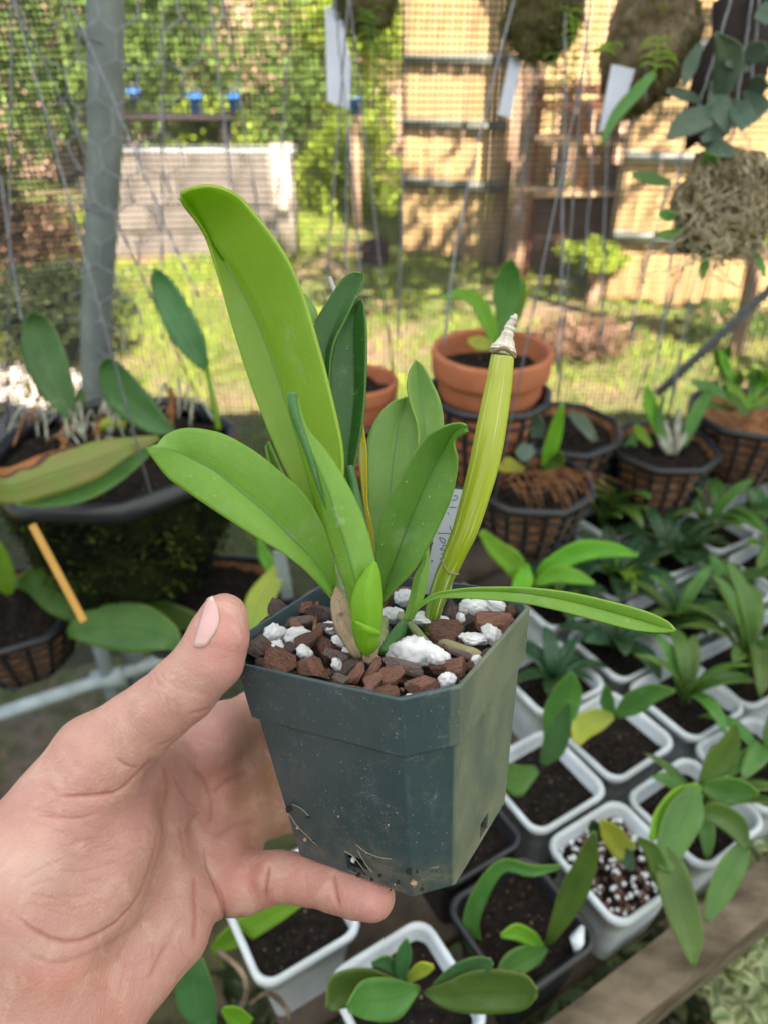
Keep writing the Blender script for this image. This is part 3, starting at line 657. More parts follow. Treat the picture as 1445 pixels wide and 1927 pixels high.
b = MB(); b.tube([J + np.array([0, 0, .12]), J * [1, 1, 0] - [0, 0, .01]], .013, 12); b.part('upright', MT['steel'], t)
b = MB(); b.tube([J + np.array([.028, 0, .006]), J - np.array([.028, 0, .006])], .018, 12); b.part('clamp', MT['steel_pale'], t)
b = MB(); b.tube([Yp(1235, 742, 1.32), Yp(1470, 525, 1.32)], .0085, 10); tag(b.part('brace_pipe', MT['steel']), 'slanting grey pipe behind the right hand baskets', 'pipe')

def sq(r, c, s, n=5):                           # rounded square outline
    out = []
    for q in range(4):
        a0 = q * math.pi / 2; cx, cy = (s - r) * (1 if q in (0, 3) else -1), (s - r) * (1 if q in (0, 1) else -1)
        for k in range(n + 1): a = a0 + k * math.pi / 2 / n; out.append((cx + r * math.cos(a), cy + r * math.sin(a)))
    return out
def white_pot_proto():
    t = thing('white_pot', (0, 0, 0), 'white square plant pot', 'pot', 'white square pots on the bench')
    prof = [(.0, .0315, .008), (.0, .0315, .008), (.055, .0375, .011), (.082, .041, .012), (.084, .0455, .015), (.091, .0468, .016), (.0945, .0455, .0155), (.0945, .0425, .0135), (.091, .0405, .0125), (.03, .034, .01)]
    v, f = [], []; n = 24
    for z, s, r in prof: v += [(x, y, z) for x, y in sq(r, 0, s)]
    for i in range(1, len(prof) - 1):
        for j in range(n): f.append((i * n + j, i * n + (j + 1) % n, (i + 1) * n + (j + 1) % n, (i + 1) * n + j))
    f.append(tuple(range(n))[::-1]); f.append(tuple((len(prof) - 1) * n + j for j in range(n)))
    part('pot_body', v, f, MT['white'], t)
    v, f = [], []
    for k in np.linspace(0, 1, 10):
        for x, y in sq(.012 * k + 1e-4, 0, .0395 * k + 2e-4): v.append((x, y, .078 + .005 * noise.noise((x * 90, y * 90, 0)) + .003 * noise.noise((x * 300, y * 300, 0))))
    for i in range(9):
        for j in range(n): f.append((i * n + j, i * n + (j + 1) % n, (i + 1) * n + (j + 1) % n, (i + 1) * n + j))
    part('soil', v, f, MT['soil'], t)
    return t
wp = white_pot_proto()
# seedlings for the pots: six plant prototypes made of separate leaves
def seedling(kind):
    t = thing('orchid_seedling', (0, 0, 0), 'leafy orchid seedling', 'plant', 'orchid seedlings in the bench pots'); rg = random.Random(kind * 11 + 3)
    mats = [MT['b_green'], MT['b_green'], MT['b_blue'], MT['b_green'], MT['b_bright'], MT['b_dark']][kind]
    n = [7, 6, 8, 7, 6, 9][kind]
    for i in range(n):
        a = i * 2.4 + rg.uniform(-.4, .4); e0 = rg.uniform(.7, 1.35); e1 = e0 - rg.uniform(.7, 2.); ln = rg.uniform(.05, .085) * [.9, 1.0, .8, 1.05, 1.0, .8][kind]
        blade_leaf('leaf', t, mats, (.003 * math.cos(a), .003 * math.sin(a), .003 + .022 * (i / n) * (kind in (1, 3))), a, e0, e1, ln, rg.uniform(.016, .022) * [1., .85, 1.1, .9, .95, 1.][kind], fold=.3, n=10, k=2, twist=rg.uniform(-.5, .5))
    v, f, uv = tube([(0, 0, -.004), (0, 0, .03)], [.003, .002], 6); part('stem', v, f, mats, t, uv=uv)
    return t
sp = [seedling(k) for k in range(6)]
used = [False] * 6; firstpot = True
ROW = ['front', 'second', 'third', 'fourth', 'fifth', 'sixth', 'seventh', 'eighth']; NUM = ['first', 'second', 'third', 'fourth', 'fifth', 'sixth', 'seventh', 'eighth', 'ninth']
def seen_px(p): return proj(p)
cells = []
for j in range(8):
    for i in range(-1, 9):
        c = A_ + U_ * .1 * i + V_ * .1 * j; u, vv, d = proj([c[0], c[1], 1.0])
        if not (-60 < u < 1520 and vv < 2000): continue
        if c[1] > 1.02: continue
        if (i, j) in ((-1, 0), (-1, 1)): continue
        if u < 985 and vv > 1000 or u < 1090 and vv < 1040: continue
        cells.append((i, j, c))
cnt = {}
for i, j, c in cells:
    k = cnt.get(j, 0); cnt[j] = k + 1
    lb = {(0, 0): 'white square pot with speckled perlite mix at the bench front edge', (0, 1): 'white pot with dark soil and a blue-green leaf, right beside the green pot',
          (1, 1): 'white pot behind the speckled one, with a yellow-tipped leaf', (1, 0): 'white pot right of the speckled one under a spreading plant'}.get((i, j), f'{NUM[k]} white square pot from the left in the {ROW[j]} row from the bench front')
    loc = (c[0] + random.uniform(-.002, .002), c[1] + random.uniform(-.002, .002), BZ - .01 + .0)
    if firstpot: wp.location = loc; wp.rotation_euler = (0, 0, th); wp['label'] = lb; firstpot = False; r_ = wp
    else: r_ = copy_tree(wp, loc, th + random.uniform(-.06, .06), 1, lb); r_.rotation_euler[0] = random.uniform(-.03, .03); r_.rotation_euler[1] = random.uniform(-.03, .03)
    if (i, j) in ((0, 0), (0, 1), (1, 1)): continue
    q = random.choice([0, 1, 2, 3, 3, 1, 5, 5, 0]) if (i, j) != (1, 0) else 1
    if j >= 3 and random.random() < .22: q = 4
    lb2 = f'leafy green orchid seedling in the {NUM[k]} white pot of the {ROW[j]} row'
    p = (loc[0], loc[1], BZ - .01 + .084)
    extra = (j >= 2 or i >= 2) and random.random() < .75
    if not used[q]: sp[q].location = p; sp[q]['label'] = lb2; used[q] = True
    else: copy_tree(sp[q], p, random.uniform(0, 6.28), random.uniform(.95, 1.45), lb2)
    q2 = random.choice([1, 3, 3, 5, 0])
    if extra and used[q2]: copy_tree(sp[q2], (p[0] + random.uniform(-.02, .02), p[1] + random.uniform(-.02, .02), p[2]), random.uniform(0, 6.28), random.uniform(.9, 1.4), f'second leafy seedling sharing the {NUM[k]} white pot of the {ROW[j]} row')
for q in range(6):
    if not used[q]:
        for ch in list(sp[q].children): bpy.data.objects.remove(ch)
        bpy.data.objects.remove(sp[q])
copy_tree(wp, (-.078, .337, BZ - .01), th, 1, 'white square pot with black soil just below the little finger')
F_ = (.017, .270, BZ - .01); copy_tree(wp, F_, th, 1, 'white square pot at the bottom holding a seedling with broad glossy leaves')
# perlite grains of the speckled pot
def lump(seed, sub=2, amp=.35, sc=2., stretch=(1, 1, 1)):
    import bmesh
    bm = bmesh.new(); bmesh.ops.create_icosphere(bm, subdivisions=sub, radius=1)
    for v_ in bm.verts:
        p = v_.co.copy(); q = 1 + amp * noise.noise(p * sc + Vector((seed * 7.1, 0, 0))) + amp * .5 * noise.noise(p * sc * 2.7 + Vector((seed * 3.3, 5, 0)))
        v_.co = Vector((p.x * stretch[0], p.y * stretch[1], p.z * stretch[2])) * q
    me = bpy.data.meshes.new('lump'); bm.to_mesh(me); bm.free(); me.polygons.foreach_set('use_smooth', [True] * len(me.polygons)); return me
MT['perlite'] = simple('perlite', (.82, .83, .86), (.66, .67, .71), 300, .9, .2, .6, 1500, .0006)
lm = lump(1, 1); lv = np.array([v_.co for v_ in lm.vertices]); lf = [tuple(p.vertices) for p in lm.polygons]
pr = next(o for o in COL.objects if str(o.get('label', '')).startswith('white square pot with speckled'))
for nm, mm, cnt_, s0 in (('perlite_grains', MT['perlite'], 150, .0021), ('bark_grains', simple('fine_bark', (.16, .08, .06), (.05, .03, .02), 100, .9), 130, .0026)):
    v, f = [], []
    for i in range(cnt_):
        p = np.array([random.uniform(-.037, .037), random.uniform(-.037, .037), .081 + random.uniform(-.001, .003)]); k = len(v); s = s0 * random.uniform(.6, 1.5)
        v += [tuple(p + q * s) for q in lv @ rz(random.uniform(0, 6)).T]; f += [tuple(a + k for a in q) for q in lf]
    o = add(nm, new_mesh(nm, v, f), mm); o.parent = pr; o['kind'] = 'stuff'

# plants traced at their own distances (stations: L, M, R from tip to base)
def mid3(a, b): return [(p[0], p[1], (p[0] + q[0]) / 2, (p[1] + q[1]) / 2, q[0], q[1]) for p, q in zip(a, b)]
def axis(P, n=None):                            # P: (x, y, half width px) -> stations
    P = np.array(P, float); T = np.gradient(P[:, :2], axis=0); T /= np.linalg.norm(T, axis=1)[:, None]; N = np.c_[-T[:, 1], T[:, 0]]
    return [(p[0] + t[0] * p[2], p[1] + t[1] * p[2], p[0], p[1], p[0] - t[0] * p[2], p[1] - t[1] * p[2]) for p, t in zip(P, N)]
def bg_leaf(parent, P, d0, d1, m, off=.003, label=None, **k):
    return leaf_px('leaf', axis(P), d0, d1, MT[m], parent, off=off, n=20, k=4, thick=.001, label=label, **k)

# left planter orchid
t = thing('planter_orchid', P_L, 'orchid with stiff blue-green leaves and silvery roots in the left planter', 'plant')
bg_leaf(t, [(62, 588, 4), (66, 604, 24), (78, 650, 38), (98, 710, 37), (122, 760, 22), (140, 793, 5)], .78, .82, 'b_blue', label='upright oval leaf on the left')
bg_leaf(t, [(290, 505, 4), (303, 532, 20), (328, 585, 29), (358, 640, 28), (380, 680, 14), (388, 698, 4)], .80, .84, 'b_blue', label='tall slanting leaf')
bg_leaf(t, [(200, 673, 4), (205, 692, 22), (228, 735, 36), (262, 770, 32), (300, 800, 20), (330, 812, 4)], .74, .8, 'b_blue', label='broad leaf leaning right')
v, f, uv = tube([W(388, 692, .838), W(400, 745, .835), W(412, 808, .83)], [.0028, .0034, .0036], 8); part('stem', v, f, MT['b_bright'], t, uv=uv)
v, f, uv = tube([W(140, 790, .82), W(150, 760, .83), W(152, 735, .84)], [.006, .007, .004], 8); part('stem', v, f, MT['b_green'], t, uv=uv)
v, f, uv = tube([W(180, 806, .82), W(205, 795, .82), W(235, 800, .83)], [.004, .008, .005], 8); part('stem', v, f, MT['b_yel'], t, uv=uv)
bg_leaf(t, [(-30, 905, 30), (20, 915, 36), (90, 893, 40), (170, 868, 36), (240, 840, 18), (300, 824, 5)], .66, .76, 'b_burnt', off=-.004, label='yellowing leaf with a scorched brown edge')
bg_leaf(t, [(30, 948, 3), (80, 935, 20), (150, 915, 30), (220, 880, 26), (290, 838, 8)], .68, .77, 'b_green')
rg = random.Random(5)
for i in range(46):
    if i < 32: x, y, d = rg.uniform(60, 240), rg.uniform(770, 850), .83
    else: x, y, d = rg.uniform(290, 370), rg.uniform(745, 800), .86
    a = rg.uniform(0, 6.28); l = rg.uniform(25, 70)
    pts = [W(x, y, d), W(x + l * .5 * math.cos(a), y - rg.uniform(10, 40), d - .01), W(x + l * math.cos(a), y + rg.uniform(0, 45), d - .015)]
    v, f, uv = tube(cat(pts, 10), rg.uniform(.0008, .0019), 6); part('root', v, f, MT['root'] if i % 3 else MT['coir'], t, uv=uv)
# left lower plants and the orange label
t = thing('basket_orchid', P_L2, 'rounded green orchid leaves below the left planter', 'plant')
bg_leaf(t, [(28, 1100, 4), (60, 1092, 26), (110, 1115, 42), (160, 1150, 30), (195, 1180, 5)], .84, .9, 'b_green', label='rounded leaf behind the orange label')
bg_leaf(t, [(340, 1222, 4), (318, 1200, 26), (260, 1182, 47), (190, 1180, 40), (140, 1188, 18), (128, 1196, 4)], .8, .88, 'b_green', label='broad leaf touching the thumb')
bg_leaf(t, [(400, 1200, 24), (340, 1175, 32), (270, 1150, 30), (210, 1140, 22), (170, 1150, 6)], .9, .9, 'b_green')
bg_leaf(t, [(-6, 1020, 8), (0, 1060, 22), (12, 1100, 20), (20, 1120, 5)], .9, .93, 'b_bright')
v, f = [], []
for (x, y) in ((54, 990), (67, 984), (164, 1166), (152, 1173)): v.append(W(x, y, .71))
o = part('plant_label', v, [(0, 1, 2, 3)], MT['orange'], solid=.001, smooth=False); tag(o, 'long orange plastic label hanging below the planter', 'label')
t = thing('basket_orchid', P_L3, 'yellow-green orchid leaf behind the thumb tip', 'plant')
bg_leaf(t, [(470, 1190, 20), (490, 1130, 26), (520, 1080, 16), (535, 1050, 4)], .88, .92, 'b_yel'); bg_leaf(t, [(488, 1010, 3), (500, 1050, 12), (530, 1090, 12), (548, 1110, 4)], .92, .92, 'b_bright')
b = MB(); b.box((0, 0, 0), (.0075, .0006, .05)); o = b.part('plant_label', MT['steel_pale'], smooth=False); o.location = Vector(W(534, 1085, .9)); o.rotation_euler = (.3, 0, 0); tag(o, 'narrow grey label standing behind the pot rim', 'label')
# orchid of the clay pot
t = thing('clay_pot_orchid', P_T, 'light green two-leaved orchid growing in the terracotta pot', 'plant')
bg_leaf(t, [(962, 487, 3), (958, 510, 20), (955, 550, 28), (950, 600, 18), (935, 650, 6)], .80, .84, 'b_green'); bg_leaf(t, [(985, 525, 3), (975, 560, 16), (962, 600, 14), (945, 640, 5)], .83, .85, 'b_bright')
bg_leaf(t, [(830, 562, 3), (860, 552, 9), (895, 565, 14), (920, 610, 14), (932, 650, 6)], .8, .84, 'b_bright'); bg_leaf(t, [(880, 640, 4), (900, 645, 14), (925, 652, 8), (935, 660, 3)], .8, .83, 'b_yel')
# basket 1
t = thing('basket_orchid', P_B1, 'small orchid with one bright upright leaf in the coir basket', 'plant')
bg_leaf(t, [(1058, 760, 3), (1048, 800, 12), (1035, 845, 14), (1022, 880, 5)], .84, .88, 'b_bright'); bg_leaf(t, [(1010, 780, 4), (1008, 800, 16), (1010, 825, 10)], .84, .86, 'b_grey')
bg_leaf(t, [(970, 850, 4), (985, 852, 18), (1005, 845, 8)], .84, .86, 'b_grey'); bg_leaf(t, [(1055, 850, 4), (1048, 868, 14), (1025, 885, 6)], .84, .87, 'b_green'); bg_leaf(t, [(935, 880, 4), (955, 875, 15), (985, 885, 6)], .82, .86, 'b_yel')
bg_leaf(t, [(1120, 830, 6), (1095, 795, 14), (1070, 775, 4)], 1.03, 1.04, 'b_grey')
b = MB(); rg = random.Random(9)
for i in range(40):
    x, y = rg.uniform(940, 1080), rg.uniform(890, 925); a = rg.uniform(-.4, .4); l = rg.uniform(30, 90); b.tube(cat([W(x, y, .84), W(x + l * .5, y - 8 + a * 30, .835), W(x + l, y + rg.uniform(0, 60), .83)], 6), .0005, 4)
o = b.part('coir_fibre', MT['coir'], t, kind='stuff')
# basket 3, 4
t = thing('basket_orchid', P_B3, 'orchid with pale canes and fresh leaves in the net basket right of centre', 'plant')
for P, m_ in (([(1215, 725, 4), (1222, 755, 14), (1232, 790, 10), (1245, 830, 5)], 'b_bright'), ([(1250, 745, 3), (1240, 790, 7), (1255, 840, 5)], 'b_green'), ([(1345, 730, 3), (1320, 760, 12), (1300, 800, 12), (1285, 840, 5)], 'b_green'), ([(1300, 715, 3), (1330, 728, 12), (1365, 745, 6), (1375, 760, 3)], 'b_green'), ([(1195, 800, 4), (1205, 815, 10), (1225, 840, 4)], 'b_bright')): bg_leaf(t, P, 1.04, 1.06, m_)
for x0, x1, y0 in ((1250, 1262, 790), (1278, 1270, 770), (1295, 1268, 800), (1235, 1258, 805)):
    v, f, uv = tube([W(x0, y0, 1.06), W((x0 + x1) / 2, y0 + 30, 1.06), W(x1, 855, 1.06)], [.003, .0055, .004], 8); part('cane', v, f, MT['root'], t, uv=uv)
t = thing('basket_orchid', P_B4, 'bushy light green plant in the right edge basket', 'plant'); rg = random.Random(21)
for i in range(16):
    x, y = rg.uniform(1350, 1450), rg.uniform(650, 740); a = rg.uniform(-1, 1); l = rg.uniform(25, 55)
    bg_leaf(t, [(x, y, 3), (x + l * .4 * a, y + l * .35, 9), (x + l * .8 * a, y + l * .8, 8), (1400 + a * 20, 770, 3)], 1.05, 1.08, rg.choice(['b_green', 'b_bright', 'b_green']))

# plants on the bench that stand out
def bplant(lb, base, leaves):
    t = thing('bench_orchid', base, lb, 'plant')
    for P, d0, d1, m_ in leaves: bg_leaf(t, P, d0, d1, m_)
    return t
bplant('big drooping green orchid leaning out over the front rail', (.3, .43, .985), [
 ([(1305, 1818, 4), (1300, 1770, 24), (1283, 1710, 32), (1262, 1640, 30), (1245, 1600, 14)], .56, .60, 'b_green'),
 ([(1250, 1640, 12), (1265, 1590, 30), (1290, 1530, 36), (1308, 1480, 10)], .59, .62, 'b_green'),
 ([(1225, 1580, 6), (1250, 1545, 24), (1285, 1505, 26), (1315, 1478, 8)], .60, .63, 'b_bright'),
 ([(1385, 1360, 3), (1375, 1400, 20), (1350, 1440, 26), (1322, 1475, 6)], .64, .65, 'b_green'),
 ([(1428, 1495, 3), (1400, 1490, 20), (1360, 1490, 28), (1322, 1480, 8)], .62, .65, 'b_green'),
 ([(1330, 1735, 4), (1350, 1690, 22), (1380, 1630, 26), (1405, 1585, 10)], .60, .63, 'b_green'),
 ([(1408, 1600, 6), (1385, 1555, 22), (1340, 1530, 20), (1308, 1545, 6)], .62, .63, 'b_green'),
 ([(1200, 1580, 6), (1225, 1600, 14), (1245, 1650, 18), (1262, 1690, 8)], .58, .6, 'b_green')])
bplant('small cupped plant in the speckled perlite pot', (.206, .381, .985), [
 ([(1130, 1545, 4), (1150, 1570, 20), (1175, 1600, 22), (1195, 1590, 5)], .62, .64, 'b_yel'), ([(1115, 1545, 4), (1118, 1560, 12), (1130, 1585, 5)], .63, .64, 'b_dark'),
 ([(1190, 1640, 3), (1178, 1615, 16), (1160, 1600, 10), (1150, 1590, 3)], .63, .64, 'b_dark')])
bplant('tall narrow-leaved orchid between green pot and speckled pot', (.1, .32, .95), [
 ([(1118, 1565, 4), (1105, 1620, 20), (1075, 1690, 26), (1045, 1750, 14), (1030, 1780, 5)], .55, .60, 'b_green'),
 ([(942, 1762, 4), (970, 1755, 16), (1000, 1768, 14), (1020, 1785, 5)], .58, .6, 'b_bright'),
 ([(930, 1850, 6), (965, 1820, 26), (1000, 1800, 24), (1028, 1785, 6)], .58, .6, 'b_green')])
bplant('curling green leaf arching below the green pot', (.02, .33, .95), [
 ([(1055, 1632, 4), (1000, 1640, 12), (945, 1630, 13), (905, 1680, 16), (885, 1740, 16), (895, 1790, 14), (900, 1830, 6)], .58, .62, 'b_green')])
bplant('seedling with blue-green upright leaf in the pot by the green pot', (.15, .467, .985), [
 ([(1070, 1320, 3), (1058, 1360, 18), (1040, 1410, 22), (1020, 1440, 6)], .66, .70, 'b_blue'), ([(940, 1450, 20), (975, 1470, 30), (1010, 1448, 8)], .66, .7, 'b_green'),
 ([(1075, 1265, 4), (1070, 1300, 26), (1050, 1350, 30), (1030, 1400, 8)], .70, .72, 'b_green')])
bplant('seedling with a yellow-tipped leaf in the white pot behind', (.237, .532, .985), [
 ([(1085, 1400, 8), (1095, 1370, 24), (1125, 1355, 22), (1155, 1348, 6)], .70, .74, 'b_yel'), ([(1270, 1300, 3), (1230, 1305, 18), (1190, 1325, 22), (1158, 1348, 6)], .70, .74, 'b_green'),
 ([(1140, 1290, 3), (1142, 1320, 14), (1152, 1345, 5)], .72, .74, 'b_green')])
bplant('broad glossy-leaved seedling in the bottom white pot', (.017, .27, .985), [
 ([(620, 1900, 8), (640, 1868, 34), (690, 1862, 40), (750, 1870, 24), (790, 1860, 5)], .50, .53, 'b_green'), ([(655, 1900, 8), (690, 1885, 38), (740, 1880, 40), (785, 1862, 8)], .48, .52, 'b_green'),
 ([(1010, 1870, 8), (980, 1868, 36), (900, 1868, 42), (840, 1875, 26), (800, 1868, 6)], .49, .53, 'b_green'), ([(925, 1810, 6), (900, 1822, 22), (860, 1840, 24), (815, 1860, 6)], .5, .53, 'b_blue'),
 ([(765, 1768, 3), (760, 1795, 14), (755, 1830, 12), (755, 1850, 4)], .53, .54, 'b_blue'), ([(700, 1815, 4), (725, 1812, 14), (755, 1835, 12)], .53, .54, 'b_blue'), ([(815, 1820, 4), (795, 1825, 14), (765, 1845, 8)], .53, .54, 'b_yel')])
bplant('bright yellow-green leaf cluster just behind the pot rim', (.13, .7, .95), [
 ([(1200, 1045, 3), (1150, 1035, 14), (1090, 1038, 20), (1030, 1070, 16), (1010, 1090, 6)], .8, .85, 'b_bright'), ([(1118, 1098, 3), (1080, 1085, 14), (1040, 1082, 16), (1005, 1100, 5)], .8, .84, 'b_bright'),
 ([(905, 1000, 6), (930, 1030, 16), (965, 1060, 22), (985, 1100, 10)], .8, .84, 'b_bright'), ([(975, 1120, 14), (985, 1090, 18), (990, 1060, 5)], .8, .84, 'b_bright')])
# bottom left corner under the hand
bplant('blue-green leaf at the bottom edge beside the hand', (-.2, .3, .9), [
 ([(375, 1800, 6), (365, 1850, 34), (375, 1900, 34), (400, 1935, 10)], .56, .58, 'b_blue'), ([(420, 1900, 5), (440, 1912, 18), (470, 1930, 14)], .52, .54, 'b_bright'),
 ([(575, 1690, 10), (510, 1720, 24), (440, 1765, 22), (400, 1790, 6)], .6, .62, 'b_bright')])
b = MB(); b.tube(cat([W(410, 1790, .58), W(455, 1830, .57), (W(462, 1880, .57)), W(430, 1930, .58)], 14), .0022, 7); b.tube(cat([W(470, 1890, .57), W(505, 1870, .57), W(540, 1900, .57), W(545, 1940, .57)], 12), .002, 7)
tag(b.part('dry_stem', MT['cork']), 'curly dry brown stems at the bottom edge beside the hand', 'stem')
# variegated plant at bottom right, dark leaf mass added for the shade below the bench
t = thing('variegated_plant', (.42, .3, 0), 'cream-edged variegated plant growing below the bench at bottom right', 'plant'); rg = random.Random(3)
for i in range(230):
    x, y = rg.uniform(1335, 1470), rg.uniform(1590, 1950)
    if x < 1400 and y < 1680: continue
    p = W(x, y, rg.uniform(.72, .84)); a = rg.uniform(0, 6.28); blade_leaf('leaf', t, MT['b_var'], p, a, rg.uniform(.1, .9), rg.uniform(-.8, .1), rg.uniform(.016, .026), rg.uniform(.012, .018), fold=.3, n=8, k=3, pw=.6)
b = MB(); b.tube(cat([(.42, .32, 0), W(1385, 1900, .9), W(1350, 1750, .86), W(1345, 1700, .84)], 12), .0025, 6); b.part('stem', MT['cork'], t)
v, f, uv = foliage(9000, (.15, .28, .3), (.9, .45, .3), .03, 77, shell=.1, clump=40); o = part('shade_leaf_mass', v, f, MT['f_dark'], uv=uv, smooth=False, kind='stuff')
bp_body, bp_soil = [c.data for c in wp.children if c.name.split('.')[0] in ('pot_body', 'soil')][:2]; bb = bp_body.copy(); bb.materials.clear(); bb.materials.append(MT['black'])
for (x, y), lb in (((.112, .327), 'black square pot at the bench front, left of the speckled white pot'), ((.066, .415), 'black square pot hidden in shadow right under the green pot')):
    t = thing('black_pot', (x, y, BZ - .01), lb, 'pot'); t.rotation_euler = (0, 0, th)
    for nm, me_ in (('pot_body', bb), ('soil', bp_soil)): o = bpy.data.objects.new(nm, me_); COL.objects.link(o); o.parent = t
b = MB(); b.tube([W(1095, 1745, .6), W(1085, 1770, .59), W(1083, 1800, .6)], [.002, .006, .001], 8); tag(b.part('perlite_bag_tip', MT['white']), 'small white plastic scrap leaning on the front white pot', 'scrap')

# ------------------------------------------------------------ hanging mounts at the top
def mount(lb, px, py, d, wx, hy, m, seed, moss=None, tilt=0.):
    p = W(px, py, d); t = thing('orchid_mount', p, lb, 'plant mount'); me = lump(seed, 3, .35, 2.2, (wx * d / FPX, .022, hy * d / FPX)); me.name = 'mount_slab'
    o = add('slab', me, MT[m], t); o.location = (0, 0, 0); o.rotation_euler = (0, tilt, 0)
    if moss:
        rg = random.Random(seed); b = MB(); n = 900 if wx < 80 else 520
        for i in range(n):
            a = Vector([rg.gauss(0, 1) for _ in range(3)]).normalized(); q = Matrix.Rotation(tilt, 3, 'Y') @ Vector((a.x * wx * d / FPX, -abs(a.y) * .024, a.z * hy * d / FPX)); q = np.array(q) + p
            e = q + np.array([rg.gauss(0, .005), -rg.random() * .009, rg.gauss(0, .005) - .005]); b.tube([q, (q + e) / 2 + [0, -.002, 0], e], rg.uniform(.0003, .0008), 3)
        b.part('moss', MT[moss], t, kind='stuff')
    return t
MT['mossg'] = simple('green_moss_strands', (.22, .22, .07), (.08, .08, .03), 60, .9, .1)
MT['mosst'] = simple('tan_moss_strands', (.52, .45, .32), (.2, .17, .1), 60, .9, .1)
def label(px4, d, m, lb):
    o = part('plant_label', [W(x, y, d) for x, y in px4], [tuple(range(len(px4)))], m, solid=.0009, smooth=False); tag(o, lb, 'label', 'labels hanging at the top')
def strand(t, P, d, n, m, s=.014):
    C_ = cat([W(x, y, d) for x, y in P], n); 
    for i, p in enumerate(C_[:-1]):
        for q in (-1, 1):
            blade_leaf('leaf', t, MT[m], p, (0 if q > 0 else math.pi) + random.uniform(-.5, .5), random.uniform(-.3, .7), -1.2, s * random.uniform(.8, 1.4), s * .26, n=5, k=1, fold=.2)
    b = MB(); b.tube(C_, .0009, 5); b.part('stem', MT[m], t)
t = mount('small mossy mount cut by the top edge with a trailing green strand', 688, -6, .9, 58, 60, 'cork', 41, 'mossg'); strand(t, [(700, 20), (708, 110), (706, 200)], .88, 16, 'b_green'); strand(t, [(690, 20), (697, 90)], .88, 7, 'b_green')
label([(612, 10), (640, 14), (662, 120), (658, 205), (616, 190)], .9, MT['tagw'], 'pale grey label hanging above the big leaf'); 
t = mount('mossy mount with bright fern tufts above the clay pot', 1020, 25, .86, 72, 78, 'moss2', 42, 'mossg', .1); strand(t, [(1072, 20), (1082, 100), (1062, 170)], .84, 14, 'b_bright'); strand(t, [(1045, 100), (1040, 250)], .84, 12, 'b_green')
label([(960, 100), (983, 102), (960, 222), (936, 215)], .88, MT['tagw'], 'pale grey label right of the slanting wire')
t = mount('large cork mount with moss and a strap leaf', 1225, 78, .8, 82, 118, 'cork', 43, 'mossg', .12); strand(t, [(1240, 70), (1232, 140)], .76, 6, 'b_bright', .018); strand(t, [(1150, 80), (1120, 100)], .78, 5, 'b_bright', .014)
bg_leaf(t, [(1130, 272, 3), (1160, 215, 11), (1200, 170, 12), (1232, 135, 6)], .75, .76, 'b_green')
label([(1150, 120), (1195, 130), (1165, 222), (1126, 250)], .79, MT['tagw'], 'pale grey label below the cork mount')
t = mount('dark board mount at the right edge hung with grey-green leaves', 1390, 80, .78, 62, 175, 'darkboard', 44, None, .15); rg = random.Random(8)
for P in ([(1255, 258, 4), (1290, 232, 24), (1335, 215, 20), (1360, 205, 5)], [(1370, 250, 4), (1355, 200, 24), (1345, 150, 8)], [(1345, 60, 4), (1372, 95, 28), (1365, 150, 24), (1350, 190, 6)], [(1445, 90, 14), (1420, 100, 22), (1400, 110, 5)], [(1285, 160, 4), (1300, 120, 14), (1318, 80, 5)], [(1255, 170, 5), (1290, 178, 11), (1320, 190, 5)],
          [(1320, 265, 4), (1350, 245, 18), (1380, 230, 6)], [(1410, 235, 20), (1390, 205, 22), (1375, 190, 6)], [(1365, 118, 5), (1390, 122, 11), (1410, 130, 5)], [(1440, 210, 20), (1420, 190, 20), (1400, 170, 5)], [(1380, 290, 6), (1345, 275, 20), (1320, 250, 5)], [(1440, 150, 12), (1425, 160, 18), (1405, 170, 5)], [(1430, 40, 14), (1442, 20, 16), (1450, 0, 5)]):
    bg_leaf(t, P, rg.uniform(.68, .71), .73, 'b_grey')
t = mount('pale tan clump of roots and moss at the right edge', 1362, 385, .74, 92, 100, 'moss2', 45, 'mosst'); b = MB(); rg = random.Random(6)
for i in range(110):
    a = rg.uniform(0, 6.28); x, y = 1360 + rg.gauss(0, 45), 380 + rg.gauss(0, 45); b.tube(cat([W(x, y, .72), W(x + rg.gauss(0, 20), y + 20, .70), W(x + rg.gauss(0, 50), y + rg.uniform(20, 80), .71)], 7), rg.uniform(.0002, .0007), 4)
b.part('root', MT['mosst'], t, kind='stuff')
for P in ([(1190, 328, 3), (1225, 335, 12), (1262, 345, 5)], [(1240, 400, 5), (1258, 405, 12), (1275, 400, 4)], [(1235, 440, 4), (1260, 440, 10), (1285, 430, 4)], [(1320, 525, 3), (1326, 500, 9), (1330, 475, 4)], [(1440, 520, 3), (1430, 490, 7), (1420, 470, 3)], [(1340, 290, 18), (1330, 320, 10)]): bg_leaf(t, P, .7, .72, 'b_green')

